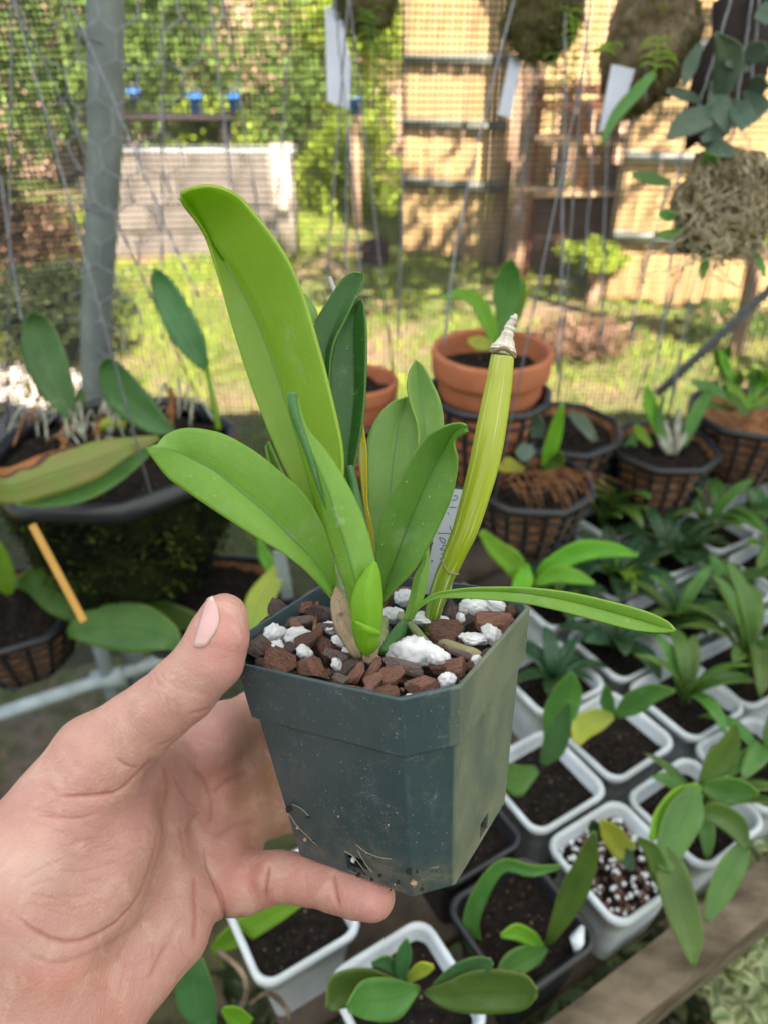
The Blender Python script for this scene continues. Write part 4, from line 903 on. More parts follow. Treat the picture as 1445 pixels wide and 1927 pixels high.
# ------------------------------------------------------------ the green pot in the hand
PR = np.array([[0.8655, 0.4942, -0.0816], [0.0685, -0.2781, -0.9581], [-0.4962, 0.8237, -0.2745]]); PT = np.array([-.0004, .0446, .2979])
def PL(p): return cw(np.asarray(p, float) @ PR.T + PT)     # pot-local metres -> world
PUP = PL((0, 0, 1)) - PL((0, 0, 0)); MIXZ = -.0085
def MIX(px, py, z=MIXZ):                                  # point of the bark surface seen at a pixel
    o = PL((0, 0, z)); r = ray(px, py); return CAM + r * ((o - CAM) @ PUP) / (r @ PUP)
def dMIX(px, py, z=MIXZ): return float((MIX(px, py, z) - CAM) @ AF)
HP, CH, PH, HB = .049, .0148, .0921, .0392
def octo(h, c): return [(-h + c, -h), (h - c, -h), (h, -h + c), (h, h - c), (h - c, h), (-h + c, h), (-h, h - c), (-h, -h + c)]
def pot_body():
    def at(z, off=0): k = HP + (HB - HP) * (-z / PH); return octo(k - off, CH * k / HP)
    lip = .0235
    prof = [(0, 0), (-.0008, -.0002), (-lip, -.0004), (-lip - .0016, .0014), (-PH + .001, .0014), (-PH, .002), None]
    v = []
    for z, off in prof[:-1]: v += [(x, y, z) for x, y in at(z, off)]
    for z, off in ((-PH + .0015, .0045), (-lip, .0026), (0, .0013)): v += [(x, y, z) for x, y in at(z, off)]
    f = []; K = 9
    for i in range(5):
        for j in range(8): f.append((i * 8 + j, i * 8 + (j + 1) % 8, (i + 1) * 8 + (j + 1) % 8, (i + 1) * 8 + j)[::-1])
    for i in (6, 7):
        for j in range(8): f.append((i * 8 + j, i * 8 + (j + 1) % 8, (i + 1) * 8 + (j + 1) % 8, (i + 1) * 8 + j)[::-1])
    for j in range(8): f.append((64 + j, 64 + (j + 1) % 8, (j + 1) % 8, j)[::-1])
    f.append(tuple(40 + j for j in range(8))[::-1]); f.append(tuple(48 + j for j in range(8)))
    return v, f
def pot_mat():
    m, t, o = nodes('green_pot_plastic'); g = G(t); co = g.co('Object'); sep = g.n('ShaderNodeSeparateXYZ'); g.l(co, sep.inputs[0])
    c = g.ramp(g.noise(co, 40, 4), [(.3, (.029, .054, .064)), (.7, (.038, .067, .078))])
    st = g.noise(g.co('Object', (1, 1, .12)), 320, 3, .7); c = g.mix(g.mr(st, .55, .8, 0, .12), c, (.25, .29, .27))
    spk = g.noise(co, 1100, 1, .4); c = g.mix(g.mr(spk, .75, .78, 0, .6), c, (.5, .5, .44))
    cl = g.noise(co, 90, 5, .75); spk2 = g.noise(co, 2400, 2, .5)
    c = g.mix(g.math('MULTIPLY', g.mr(cl, .5, .68), g.mr(spk2, .54, .64, 0, .4)), c, (.4, .42, .38))
    low = g.mr(sep.outputs[2], -.062, -.092); d = g.math('MULTIPLY', low, g.mr(cl, .38, .65)); c = g.mix(g.math('MULTIPLY', d, .6), c, (.17, .14, .095))
    c = g.mix(g.math('MULTIPLY', low, g.mr(g.noise(co, 260, 4, .7), .6, .68, 0, .85)), c, (.012, .008, .006))
    sd = g.mr(g.math('MULTIPLY_ADD', sep.outputs[2], -.1064, sep.outputs[0]), .0462, .0472); c = g.mix(g.math('MULTIPLY', sd, g.mr(g.noise(co, 26, 3, .5, .6), .35, .6, .3, .6)), c, (.19, .205, .14))  # right face paler: dust, plus the brighter light there put into the colour
    r = g.mr(cl, .3, .7, .3, .5); bsdf(g, o, c, r, .5, g.bump(st, .12, .0004)); return m
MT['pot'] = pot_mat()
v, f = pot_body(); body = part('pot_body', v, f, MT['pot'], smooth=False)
def cutter(c, h, a):
    b = MB(); b.box((0, 0, 0), h); o = b.part('cut', None, smooth=False); o.location = c; o.rotation_euler = (0, 0, a); return o
cuts = [cutter((.0015, -.041, -.0855), (.0042, .012, .0042), 0), cutter((.041, .002, -.0855), (.012, .0042, .0042), 0), cutter((-.03, -.039, -.072), (.0014, .01, .0045), 0)]
for c_ in cuts:
    q = body.modifiers.new('b', 'BOOLEAN'); q.object = c_; q.operation = 'DIFFERENCE'; q.solver = 'EXACT'
q = body.modifiers.new('bev', 'BEVEL'); q.width = .00055; q.segments = 2; q.limit_method = 'ANGLE'; q.angle_limit = math.radians(25); q.harden_normals = True
dg = bpy.context.evaluated_depsgraph_get(); me = bpy.data.meshes.new_from_object(body.evaluated_get(dg)); body.modifiers.clear(); body.data = me
for c_ in cuts: bpy.data.objects.remove(c_)
pot = thing('green_pot', PL((0, 0, -PH)), 'dark green square plastic pot with cut corners held in the hand', 'pot')
R3 = np.stack([PL((1, 0, 0)) - PL((0, 0, 0)), PL((0, 1, 0)) - PL((0, 0, 0)), PL((0, 0, 1)) - PL((0, 0, 0))], 1)
PM = Matrix([list(R3[i]) + [PL((0, 0, 0))[i]] for i in range(3)] + [[0, 0, 0, 1]])
body.parent = pot; body.matrix_local = Matrix.Translation(-pot.location) @ PM
body.name = 'pot_body'
# potting mix base
v, f = [], []; N = 40
for j in range(26):
    for i in range(N):
        pass
n = 46; hh = HP - .0035
for j in range(n):
    for i in range(n):
        x, y = -hh + 2 * hh * i / (n - 1), -hh + 2 * hh * j / (n - 1); m_ = abs(x) + abs(y); lim = 2 * hh - CH
        if m_ > lim: s = lim / m_; x, y = x * s, y * s
        v.append(PL((x, y, MIXZ - .0095 + .003 * noise.noise((x * 120, y * 120, 0)))))
for j in range(n - 1):
    for i in range(n - 1): f.append((j * n + i, j * n + i + 1, (j + 1) * n + i + 1, (j + 1) * n + i))
part('mix_bed', v, f, simple('wet_bark_fines', (.05, .028, .022), (.01, .007, .006), 300, .85, .3, 1, 900, .002), pot)
# bark chips and perlite
def bark_mat(name, c1, c2):
    m, t, o = nodes(name); g = G(t); co = g.co('Object', (1, 4, 4)); a = g.noise(co, 2.6, 6, .75, .5); oi = g.n('ShaderNodeObjectInfo')
    c = g.ramp(a, [(.26, tuple(q * .45 for q in c2)), (.44, c2), (.62, c1)])
    c = g.mix(g.mr(g.noise(g.co('Object'), 9, 5, .8), .52, .7, 0, .5), c, (.5, .42, .41))
    hs = g.n('ShaderNodeHueSaturation'); g.l(g.math('MULTIPLY_ADD', oi.outputs['Random'], .7, .6), hs.inputs['Value']); g.l(c, hs.inputs['Color'])
    bsdf(g, o, hs.outputs[0], .72, .35, g.bump(g.math('ADD', g.noise(co, 7, 6, .8), g.noise(g.co('Object'), 18, 4, .8)), .8, .12)); return m
MT['bark'] = bark_mat('pine_bark', (.56, .3, .215), (.3, .13, .09)); MT['bark2'] = bark_mat('grey_bark', (.42, .31, .29), (.18, .12, .11))
def chip(seed):
    import bmesh
    bm = bmesh.new(); bmesh.ops.create_icosphere(bm, subdivisions=4, radius=1); rg = random.Random(seed); p1, p2 = rg.uniform(.7, 1.1), rg.uniform(.22, .42); sk = rg.uniform(-.3, .3)
    pls = [(Vector((rg.gauss(0, 1), rg.gauss(0, .8), rg.gauss(0, .45))).normalized(), rg.uniform(.36, .7)) for _ in range(9)]
    for v_ in bm.verts:
        p = v_.co.copy(); x = math.copysign(abs(p.x) ** .8, p.x); y = math.copysign(abs(p.y) ** .72, p.y); z = math.copysign(abs(p.z) ** .6, p.z)
        q = Vector((x, y * p1 * (1 - .3 * x * sk), z * p2)); s = Vector((seed * 5.3, 1, 2))
        r_ = .16 * noise.noise(p * 1.6 + s) + .09 * noise.noise(p * 4.1 + s) + .06 * noise.noise(Vector((p.x * 1.5, p.y * 7, p.z * 7)) + s) + .03 * noise.noise(p * 11 + s)
        q = q * (1 + r_ * 1.5)
        for n_, d_ in pls:
            e_ = q.dot(n_) - d_
            if e_ > 0: q -= n_ * e_ * 1.
        v_.co = q
    me = bpy.data.meshes.new('bark_chip'); bm.to_mesh(me); bm.free(); return me
chips = [chip(k) for k in range(7)]; chips2 = [c.copy() for c in chips]
for c in chips: c.materials.append(MT['bark'])
for c in chips2: c.materials.append(MT['bark2'])
def place(name, me, px, py, ln, wd, ang, th_=None, lift=0., tilt=None, rg=random):
    c = MIX(px, py, MIXZ + lift); k = float((c - CAM) @ AF) / FPX; o = bpy.data.objects.new(name, me); COL.objects.link(o); o.parent = pot
    ax = ray(px + math.cos(ang), py - math.sin(ang)) - ray(px, py); ax = ax / np.linalg.norm(ax); nn = -ray(px, py); nn /= np.linalg.norm(nn)
    up = PUP * .65 + nn * .5; up = up - ax * (up @ ax) + np.array([rg.gauss(0, .15) for _ in range(3)]); up -= ax * (up @ ax); up /= np.linalg.norm(up); by = np.cross(up, ax)
    M_ = Matrix([[ax[i] * ln * k, by[i] * wd * k * 1.15, up[i] * (th_ or wd) * k * 1.3, c[i] - pot.location[i]] for i in range(3)] + [[0, 0, 0, 1]]); o.matrix_local = M_; return o
BARK = [(526, 1150, 24, 17, 1.2, 1), (553, 1170, 60, 10, .12, 1), (494, 1182, 26, 9, 1.35, 1), (488, 1222, 34, 22, -.7, 1), (505, 1258, 40, 14, -.5, 1), (537, 1255, 34, 24, -.6, 0), (588, 1256, 38, 20, -.45, 0), (573, 1210, 34, 13, .3, 0), (612, 1220, 30, 20, 1.1, 0),
 (655, 1262, 40, 17, .75, 1), (672, 1270, 30, 12, .95, 0), (700, 1255, 34, 6, .85, 0), (708, 1250, 32, 7, .95, 0), (610, 1292, 36, 9, -.12, 0), (732, 1275, 34, 16, .12, 0), (728, 1302, 34, 13, -.05, 0), (797, 1292, 34, 19, .45, 0), (858, 1262, 28, 22, .3, 0), (824, 1255, 22, 17, .5, 0),
 (853, 1192, 36, 24, -.1, 0), (846, 1156, 26, 17, 1.9, 1), (921, 1170, 50, 15, -.08, 0), (960, 1150, 16, 12, .6, 0), (905, 1205, 10, 18, 1.5, 0), (875, 1112, 26, 12, -.5, 0), (580, 1130, 22, 14, .5, 0), (604, 1150, 20, 26, 1.5, 1), (572, 1146, 20, 26, 1.2, 0), (592, 1120, 24, 10, .2, 0),
 (620, 1180, 14, 26, 1.5, 1), (755, 1120, 30, 14, .6, 0), (735, 1120, 26, 12, .7, 1), (870, 1232, 44, 8, -.3, 1), (535, 1190, 20, 15, .8, 1), (545, 1222, 22, 14, .2, 1), (598, 1195, 14, 10, .4, 0), (632, 1235, 22, 26, 1.3, 1), (760, 1255, 40, 14, -.2, 1), (770, 1215, 26, 16, .4, 1), (880, 1170, 20, 14, 1., 1), (900, 1128, 26, 12, -.2, 1), (830, 1130, 20, 14, .3, 0), (700, 1285, 26, 12, .3, 0), (842, 1302, 0, 0, 0, 0),
 (560, 1185, 20, 12, -.6, 0), (640, 1280, 24, 10, -.3, 1), (930, 1120, 24, 10, -.2, 0), (520, 1235, 24, 12, -.9, 0), (565, 1280, 30, 8, -.2, 1), (660, 1300, 26, 8, -.2, 0), (690, 1300, 22, 8, .1, 1), (760, 1312, 0, 0, 0, 0), (885, 1255, 16, 10, .8, 0), (915, 1232, 20, 10, .8, 1), (955, 1178, 18, 8, .8, 0)]
rg = random.Random(12)
for i, (x, y, l, w_, a, kd) in enumerate(BARK):
    if l: place('bark_chip', (chips2 if kd else chips)[i % 7], x, y, l * 1.18, w_ * 1.25, a, rg=rg, lift=rg.uniform(.001, .0045))
for i in range(60):
    x, y = rg.uniform(480, 985), rg.uniform(1105, 1305); q = (MIX(x, y) - PL((0, 0, 0))) @ R3
    if max(abs(q[0]), abs(q[1])) > .042 or abs(q[0]) + abs(q[1]) > .072: continue
    place('bark_chip', rg.choice(chips + chips2), x, y, rg.uniform(20, 32), rg.uniform(10, 18), rg.uniform(-1, 1.4), lift=-.004, rg=rg)
for i in range(150):
    x, y = rg.uniform(480, 985), rg.uniform(1105, 1305); q = (MIX(x, y) - PL((0, 0, 0))) @ R3
    if max(abs(q[0]), abs(q[1])) > .044 or abs(q[0]) + abs(q[1]) > .076: continue
    place('bark_crumb', rg.choice(chips + chips2), x, y, rg.uniform(4, 9), rg.uniform(2.5, 5), rg.uniform(-1.5, 1.5), lift=rg.uniform(-.002, .003), rg=rg)
def perl(seed):
    import bmesh
    bm = bmesh.new(); bmesh.ops.create_icosphere(bm, subdivisions=4, radius=1); s = Vector((seed * 9.1, 3, 2))
    for v_ in bm.verts:
        p = v_.co.copy(); v_.co = p * (1 + .3 * noise.noise(p * 1.3 + s) + .2 * noise.noise(p * 3.7 + s) + .07 * noise.noise(p * 9 + s) + .03 * noise.noise(p * 22 + s))
    me = bpy.data.meshes.new('perlite_chunk'); bm.to_mesh(me); bm.free(); me.polygons.foreach_set('use_smooth', [True] * len(me.polygons)); me.materials.append(MT['perlite']); return me
pers = [perl(k) for k in range(6)]
PERL = [(516, 1196, 24, 17, .7), (520, 1222, 17, 14, -.8), (562, 1198, 27, 15, .1), (574, 1229, 17, 11, -.5), (624, 1183, 11, 14, 1.), (640, 1208, 10, 14, 1.3), (657, 1229, 16, 12, .6), (634, 1250, 10, 10, .4), (778, 1230, 50, 28, .12), (824, 1238, 24, 16, -.4), (842, 1282, 16, 14, .5), (889, 1146, 27, 15, .1),
 (932, 1143, 26, 13, -.4), (925, 1196, 18, 19, .6), (890, 1203, 12, 22, 1.5), (793, 1165, 13, 26, 1.5), (768, 1128, 16, 22, 1.2), (738, 1158, 20, 12, 0), (803, 1106, 10, 12, 1.2), (772, 1312, 12, 5, 0), (895, 1242, 12, 8, .8), (826, 1165, 6, 14, 1.5), (700, 1240, 12, 10, 0), (865, 1165, 8, 9, 0), (735, 1248, 10, 10, 0)]
for i, (x, y, l, w_, a) in enumerate(PERL): place('perlite_chunk', pers[i % 6], x, y, l, w_, a, lift=.0035, rg=rg)
# debris stuck to the pot side
def on_pot(px, py):
    oo = PL((0, -HP, 0)); n = -(PL((0, 1, 0)) - PL((0, 0, 0))); tl = math.atan2(HP - HB, PH); n = n * math.cos(tl) - PUP * math.sin(tl); r = ray(px, py); return CAM + r * ((oo - CAM) @ n) / (r @ n), n
crumb = lump(9, 2, .4, 2.5)
MT['crumb'] = simple('soil_crumb', (.45, .33, .22), (.2, .13, .08), 200, .9); MT['crumbd'] = simple('dark_crumb', (.03, .018, .012), (.01, .007, .005), 300, .9)
crumb.materials.append(MT['crumb']); crumbd = lump(4, 2, .5, 2.5); crumbd.materials.append(MT['crumbd']); crumbw = lump(5, 2, .4, 2.5); crumbw.materials.append(MT['perlite'])
for x, y, s, k in ((532, 1526, 5, 0), (545, 1522, 8, 1), (581, 1537, 4, 1), (561, 1558, 4, 0), (575, 1580, 5, 0), (590, 1583, 3, 1), (594, 1590, 3, 1), (779, 1661, 9, 0), (770, 1640, 7, 1), (655, 1633, 8, 2), (676, 1646, 6, 1), (668, 1638, 4, 1), (700, 1655, 4, 1), (690, 1632, 4, 1), (731, 1553, 3, 0), (637, 1537, 2.5, 0), (750, 1660, 4, 1), (690, 1606, 2, 0), (785, 1640, 4, 1), (743, 1665, 3, 0), (735, 1675, 3, 1), (715, 1648, 5, 1)):
    p, n = on_pot(x, y); o = bpy.data.objects.new('soil_crumb', [crumb, crumbd, crumbw][k]); COL.objects.link(o); o.parent = pot; q = float((p - CAM) @ AF) / FPX * s * .75
    o.location = Vector(p + n * (q * .3 if k != 2 or y > 1635 else -.004)) - pot.location; o.scale = (q, q, q * rg.uniform(.7, 1.3)); o.rotation_euler = (rg.random() * 6, rg.random() * 6, 0)
b = MB()
for P in ([(528, 1520), (545, 1530), (560, 1552), (578, 1570), (600, 1592)], [(552, 1512), (568, 1520), (583, 1534)], [(672, 1588), (690, 1602), (715, 1612), (738, 1615)], [(675, 1600), (690, 1625), (702, 1640)], [(812, 1632), (826, 1630)], [(650, 1600), (668, 1612), (690, 1640)]):
    b.tube(cat([on_pot(x, y)[0] + on_pot(x, y)[1] * .0006 for x, y in P], 12), .00012, 4)
b.part('root_hair', simple('root_hair', (.4, .36, .3), (.3, .26, .2), 100, .8), pot)

# ------------------------------------------------------------ the orchid in the pot
orc = thing('orchid_plant', MIX(700, 1180), 'yellow-green orchid with long folded leaves growing in the held pot', 'plant')
leaf_px('leaf', [(341, 374, 342, 368, 343, 362), (352, 392, 352, 372, 364, 354), (371, 416, 374, 408, 396, 349), (386, 440, 389, 438, 436, 361), (397, 470, 405, 470, 469, 389), (419, 546, 440, 520, 531, 470), (438, 617, 478, 590, 568, 548), (464, 699, 512, 675, 602, 662), (489, 770, 543, 770, 627, 762), (520, 846, 566, 846, 643, 840), (560, 930, 590, 935, 644, 900), (596, 1000, 610, 1005, 634, 970), (622, 1060, 626, 1060, 634, 1050)],
        .268, .299, MT['l_big'], orc, off=.005, bow=-.006, offl=.003, offr=-.014, n=70, k=10, bulge=.0, thick=.0014, label='tallest leaf, long and folded, hooked at its tip')
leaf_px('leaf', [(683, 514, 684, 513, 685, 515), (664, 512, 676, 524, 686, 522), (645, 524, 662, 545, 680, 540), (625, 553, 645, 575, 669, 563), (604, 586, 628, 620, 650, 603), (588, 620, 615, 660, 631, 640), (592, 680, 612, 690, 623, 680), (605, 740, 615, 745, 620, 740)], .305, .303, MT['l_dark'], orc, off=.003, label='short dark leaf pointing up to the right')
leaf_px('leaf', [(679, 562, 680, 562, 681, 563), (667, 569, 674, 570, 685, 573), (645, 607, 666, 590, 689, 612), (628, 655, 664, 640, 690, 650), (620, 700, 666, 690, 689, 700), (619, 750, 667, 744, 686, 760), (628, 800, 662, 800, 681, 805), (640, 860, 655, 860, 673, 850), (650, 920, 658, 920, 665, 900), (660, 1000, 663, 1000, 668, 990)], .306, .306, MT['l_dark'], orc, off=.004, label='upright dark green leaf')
leaf_px('leaf', [(275, 843, 276, 844, 277, 842), (292, 868, 312, 845, 294, 838), (318, 900, 345, 855, 312, 818), (345, 920, 375, 870, 345, 806), (385, 948, 410, 890, 385, 808), (430, 978, 452, 925, 428, 820), (480, 1010, 500, 965, 480, 850), (530, 1040, 545, 1010, 528, 888), (572, 1072, 583, 1048, 572, 930), (605, 1105, 612, 1085, 605, 985), (628, 1130, 630, 1120, 630, 1060), (637, 1140, 638, 1140, 639, 1130)],
        .252, .288, MT['l_front'], orc, off=.004, n=60, k=10, bulge=-.03, thick=.0013, label='broad light green leaf pointing left over the thumb')
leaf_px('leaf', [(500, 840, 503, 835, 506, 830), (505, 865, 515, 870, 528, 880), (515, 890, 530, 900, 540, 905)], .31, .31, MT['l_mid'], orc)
leaf_px('leaf', [(546, 738, 551, 737, 557, 738), (545, 752, 552, 758, 562, 752), (548, 776, 556, 785, 567, 776), (557, 806, 567, 815, 581, 811), (577, 855, 590, 860, 608, 842), (596, 915, 615, 915, 640, 888), (609, 965, 632, 970, 668, 940), (624, 1020, 650, 1025, 688, 990), (640, 1075, 665, 1080, 701, 1040), (655, 1120, 678, 1125, 712, 1095), (665, 1165, 688, 1170, 716, 1150), (675, 1195, 692, 1200, 714, 1195)],
        .262, .274, MT['l_front'], orc, off=-.004, n=60, k=9, bulge=-.03, thick=.0012, label='narrow front leaf, rolled at its tip')
v, f, uv = tube(cat([W(551, 738, .2605), W(552, 765, .261), W(562, 800, .262), (W(580, 850, .263)), W(602, 920, .265), W(625, 985, .267)], 30), np.linspace(.0018, .0002, 30) + .0004 * np.sin(np.linspace(0, math.pi, 30)), 12); part('rolled_edge', v, f, MT['l_roll'], orc, uv=uv)
# rolled new leaf
v, f, uv = tube(cat([W(656, 876, .296), W(660, 890, .296), W(667, 925, .296), W(676, 975, .294), W(684, 1020, .293)], 24), [.0008] + [.0017] * 3 + list(np.linspace(.0018, .0025, 20)), 14); part('new_leaf', v, f, MT['l_roll'], orc, uv=uv, label='small rolled dark green shoot')
leaf_px('leaf', [(679, 785, 680, 783, 682, 790), (676, 830, 682, 830, 690, 850), (678, 880, 685, 880, 691, 900), (683, 935, 688, 940, 692, 950), (692, 985, 696, 990, 700, 990), (700, 1040, 703, 1042, 706, 1040)], .309, .306, MT['l_yel'], orc, off=.001, label='thin yellow leaf edge')
leaf_px('leaf', [(764, 747, 765, 746, 770, 748), (734, 758, 760, 770, 781, 775), (708, 788, 750, 800, 790, 820), (692, 825, 744, 838, 792, 870), (688, 870, 738, 880, 785, 910), (690, 940, 733, 935, 770, 960), (697, 1000, 722, 1000, 750, 1010), (708, 1050, 718, 1060, 735, 1060), (716, 1110, 720, 1115, 728, 1110)], .322, .306, MT['l_pale'], orc, off=.004, bulge=-.02, label='broad pale leaf behind')
leaf_px('leaf', [(781, 679, 782, 677, 785, 679), (771, 697, 785, 700, 797, 690), (766, 725, 788, 735, 813, 720), (772, 760, 795, 770, 828, 755), (785, 800, 800, 810, 834, 800), (786, 850, 800, 860, 826, 850), (785, 920, 793, 930, 806, 920), (772, 1010, 778, 1010, 788, 1010), (760, 1080, 764, 1080, 770, 1080)], .318, .306, MT['l_pale'], orc, off=.004, label='pale pointed leaf at the back right')
leaf_px('leaf', [(876, 800, 877, 806, 878, 812), (868, 796, 868, 806, 871, 817), (850, 797, 856, 814, 859, 822), (825, 806, 842, 836, 854, 836), (800, 822, 824, 866, 861, 862), (772, 860, 802, 909, 859, 896), (750, 902, 783, 952, 850, 936), (730, 935, 765, 996, 835, 972), (715, 990, 747, 1045, 806, 1030), (707, 1030, 733, 1083, 778, 1075), (708, 1075, 724, 1110, 744, 1108), (717, 1125, 720, 1133, 724, 1131)],
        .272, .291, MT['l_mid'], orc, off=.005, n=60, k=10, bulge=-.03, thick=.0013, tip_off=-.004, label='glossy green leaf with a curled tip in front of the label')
# front sheaths
leaf_px('sheath', [(702, 1058, 705, 1057, 707, 1059), (686, 1078, 698, 1080, 713, 1078), (670, 1105, 692, 1108, 717, 1108), (662, 1135, 690, 1140, 719, 1135), (663, 1165, 690, 1170, 718, 1165), (666, 1190, 690, 1196, 715, 1190), (672, 1212, 690, 1218, 712, 1212), (680, 1226, 691, 1230, 703, 1225)], .264, .271, MT['l_lime'], orc, off=-.006, bulge=-.03, n=30)
leaf_px('sheath', [(664, 1168, 665, 1170, 667, 1168), (663, 1178, 690, 1182, 712, 1188), (666, 1192, 690, 1198, 713, 1197), (672, 1212, 690, 1218, 712, 1212), (680, 1228, 690, 1232, 702, 1226)], .2625, .270, MT['l_lime'], orc, off=-.006, bulge=-.03, n=24)
def papery(name, c1, c2, c3):
    m, t, o = nodes(name); g = G(t); uv = g.co('UV'); mp = g.n('ShaderNodeMapping'); mp.inputs['Scale'].default_value = (40, 1.5, 1); g.l(uv, mp.inputs[0]); ob = g.co('Object')
    c = g.ramp(g.noise(mp.outputs[0], 1, 4, .6), [(.35, c2), (.65, c1)]); c = g.mix(g.mr(g.noise(ob, 130, 3), .52, .66, 0, .8), c, c3); c = g.mix(g.mr(g.noise(ob, 1500, 1), .7, .74), c, (.03, .015, .01))
    bsdf(g, o, c, .6, .4, g.bump(g.noise(mp.outputs[0], 1.5, 3), .6, .0006), .15); return m
MT['paper'] = papery('papery_sheath', (.42, .33, .22), (.27, .19, .12), (.1, .055, .04))
dB = dMIX(670, 1225)
v, f, uv = tube(cat([W(633, 1105, .285), W(636, 1125, .284), W(641, 1150, .283), W(648, 1180, .281), W(660, 1205, .28), W(674, 1228, .279), W(685, 1245, dB + .002)], 30), cat([(.0006,), (.0027,), (.0037,), (.0036,), (.0031,), (.0026,), (.0022,)], 30)[:, 0], 18); part('papery_sheath', v, f, MT['paper'], orc, uv=uv, label='brown papery old bulb sheath')
v, f, uv = tube(cat([W(700, 1205, .279), W(697, 1225, .277), W(695, 1246, .277)], 10), np.linspace(.0036, .0026, 10), 14); part('papery_base', v, f, MT['paper'], orc, uv=uv)
v, f, uv = tube(cat([W(622, 990, .301), W(628, 1040, .298), W(638, 1090, .292), W(652, 1150, .288), W(664, 1215, .286)], 20), np.linspace(.0016, .0034, 20), 12); part('bulb_stem', v, f, papery('scaly_stem', (.33, .36, .25), (.2, .24, .14), (.16, .13, .09)), orc, uv=uv)
# striped cane
def cane_mat():
    m, t, o = nodes('striped_cane'); g = G(t); uv = g.co('UV'); mp = g.n('ShaderNodeMapping'); mp.inputs['Scale'].default_value = (34, 1.1, 1); g.l(uv, mp.inputs[0]); sep = g.n('ShaderNodeSeparateXYZ'); g.l(uv, sep.inputs[0])
    base = g.ramp(sep.outputs[1], [(0, (.08, .18, .006)), (.25, (.17, .28, .006)), (.6, (.33, .4, .012)), (1, (.44, .49, .06))]); s = g.noise(mp.outputs[0], 1, 3, .55, .3)
    mp2 = g.n('ShaderNodeMapping'); mp2.inputs['Scale'].default_value = (9, 3.2, 1); g.l(uv, mp2.inputs[0])
    c = g.mix(g.math('MULTIPLY', g.mr(s, .53, .61), g.mr(g.noise(mp2.outputs[0], 1, 2), .38, .58, 0, .7)), base, (.7, .73, .36)); c = g.mix(g.mr(s, .25, .42, .45, 0), c, (.12, .25, .01))
    bsdf(g, o, c, .3, .5, g.bump(s, .2, .0005), .18, (.5, .6, .03), coat=.2); return m
d0 = dMIX(806, 1186)
CP = [(806, 1190, 14), (813, 1160, 16), (822, 1125, 18), (836, 1085, 19.5), (845, 1066, 20.5), (858, 1035, 22.5), (875, 996, 25), (894, 934, 27.5), (911, 871, 29.5), (923, 809, 29.5), (936, 734, 26.5), (941, 700, 24.5), (945, 668, 22.5)]
dd = np.linspace(d0, .292, len(CP)); C3 = cat([W(x, y, d) for (x, y, w_), d in zip(CP, dd)], 70); rr = cat([(w_ * .96 * d / FPX,) for (x, y, w_), d in zip(CP, dd)], 70)[:, 0]
v, f, uv = tube(C3, rr, 28); part('cane', v, f, cane_mat(), orc, uv=uv, label='thick striped yellow-green old cane with a dry top')
i0 = 24; ringp = []
k0 = int(69 * 4 / 12); cc, rr0 = C3[k0], rr[k0]; Tt = C3[k0 + 1] - C3[k0 - 1]; Tt /= np.linalg.norm(Tt); a_ = np.cross(Tt, AF); a_ /= np.linalg.norm(a_); b_ = np.cross(Tt, a_)
for q in np.linspace(0, 2 * math.pi, 40): ringp.append(cc + (a_ * math.cos(q) + b_ * math.sin(q)) * rr0 * 1.06 + Tt * (.0016 * math.cos(q * 1 + .3) + .0005 * math.sin(q * 3)))
v, f, uv = tube(ringp, .00038, 7, False); part('node_ring', v, f, MT['paper'], orc, uv=uv)
MT['dry'] = papery('dry_stub', (.78, .74, .66), (.58, .52, .43), (.4, .34, .26))
v, f, uv = tube(cat([W(944, 668, .292), W(947, 656, .292), W(950, 646, .292), W(954, 630, .291), W(960, 614, .291), W(967, 598, .29), W(971, 592, .29)], 24), cat([(.0049,), (.0046,), (.0036,), (.0026,), (.0021,), (.0013,), (.0009,)], 24)[:, 0] * (1 + .1 * RNG.normal(size=24)), 12); part('dry_stub', v, f, MT['dry'], orc, uv=uv, smooth=False)
ringp = [W(945, 664, .292) + (np.array([math.cos(q), 0, 0]) * .0049 + AF * math.sin(q) * .0049 + np.array([0, 0, 1]) * (.0009 * math.sin(3 * q) - .0012 * math.cos(q))) for q in np.linspace(0, 6.28, 34)]
v, f, uv = tube(ringp, .0007, 6, False); part('dry_collar', v, f, MT['paper'], orc, uv=uv)
b = MB()
for i in range(7):
    x = 958 + i * 2; b.tube([W(x, 612 + abs(i - 3), .2895), W(x + rg.uniform(-2, 5), 598 + rg.uniform(-6, 5), .2895)], [.0005, .0002], 4)
b.part('dry_fray', MT['dry'], orc)
# side shoot with the long horizontal leaf
leaf_px('leaf', [(1270, 1186, 1270, 1187, 1268, 1189), (1255, 1169, 1250, 1182, 1240, 1191), (1210, 1149, 1205, 1168, 1190, 1186), (1140, 1130, 1135, 1148, 1120, 1168), (1065, 1114, 1060, 1129, 1055, 1151), (990, 1106, 985, 1116, 985, 1136), (920, 1105, 915, 1112, 915, 1129), (865, 1108, 860, 1114, 860, 1126), (820, 1116, 820, 1121, 820, 1128), (792, 1133, 793, 1137, 795, 1141), (776, 1150, 779, 1152, 783, 1154), (768, 1166, 771, 1167, 775, 1168)],
        .270, .2925, MT['l_front'], orc, off=.0025, n=60, k=8, bulge=-.03, thick=.0013, tip_off=0, label='long narrow leaf reaching right past the rim')
leaf_px('sheath', [(797, 1020, 800, 1018, 806, 1016), (795, 1055, 800, 1056, 807, 1045), (780, 1083, 790, 1085, 806, 1075), (773, 1115, 783, 1118, 800, 1112), (765, 1145, 775, 1148, 790, 1140), (758, 1165, 766, 1170, 777, 1165)], .2985, .2975, MT['l_front'], orc, off=-.003, n=24)
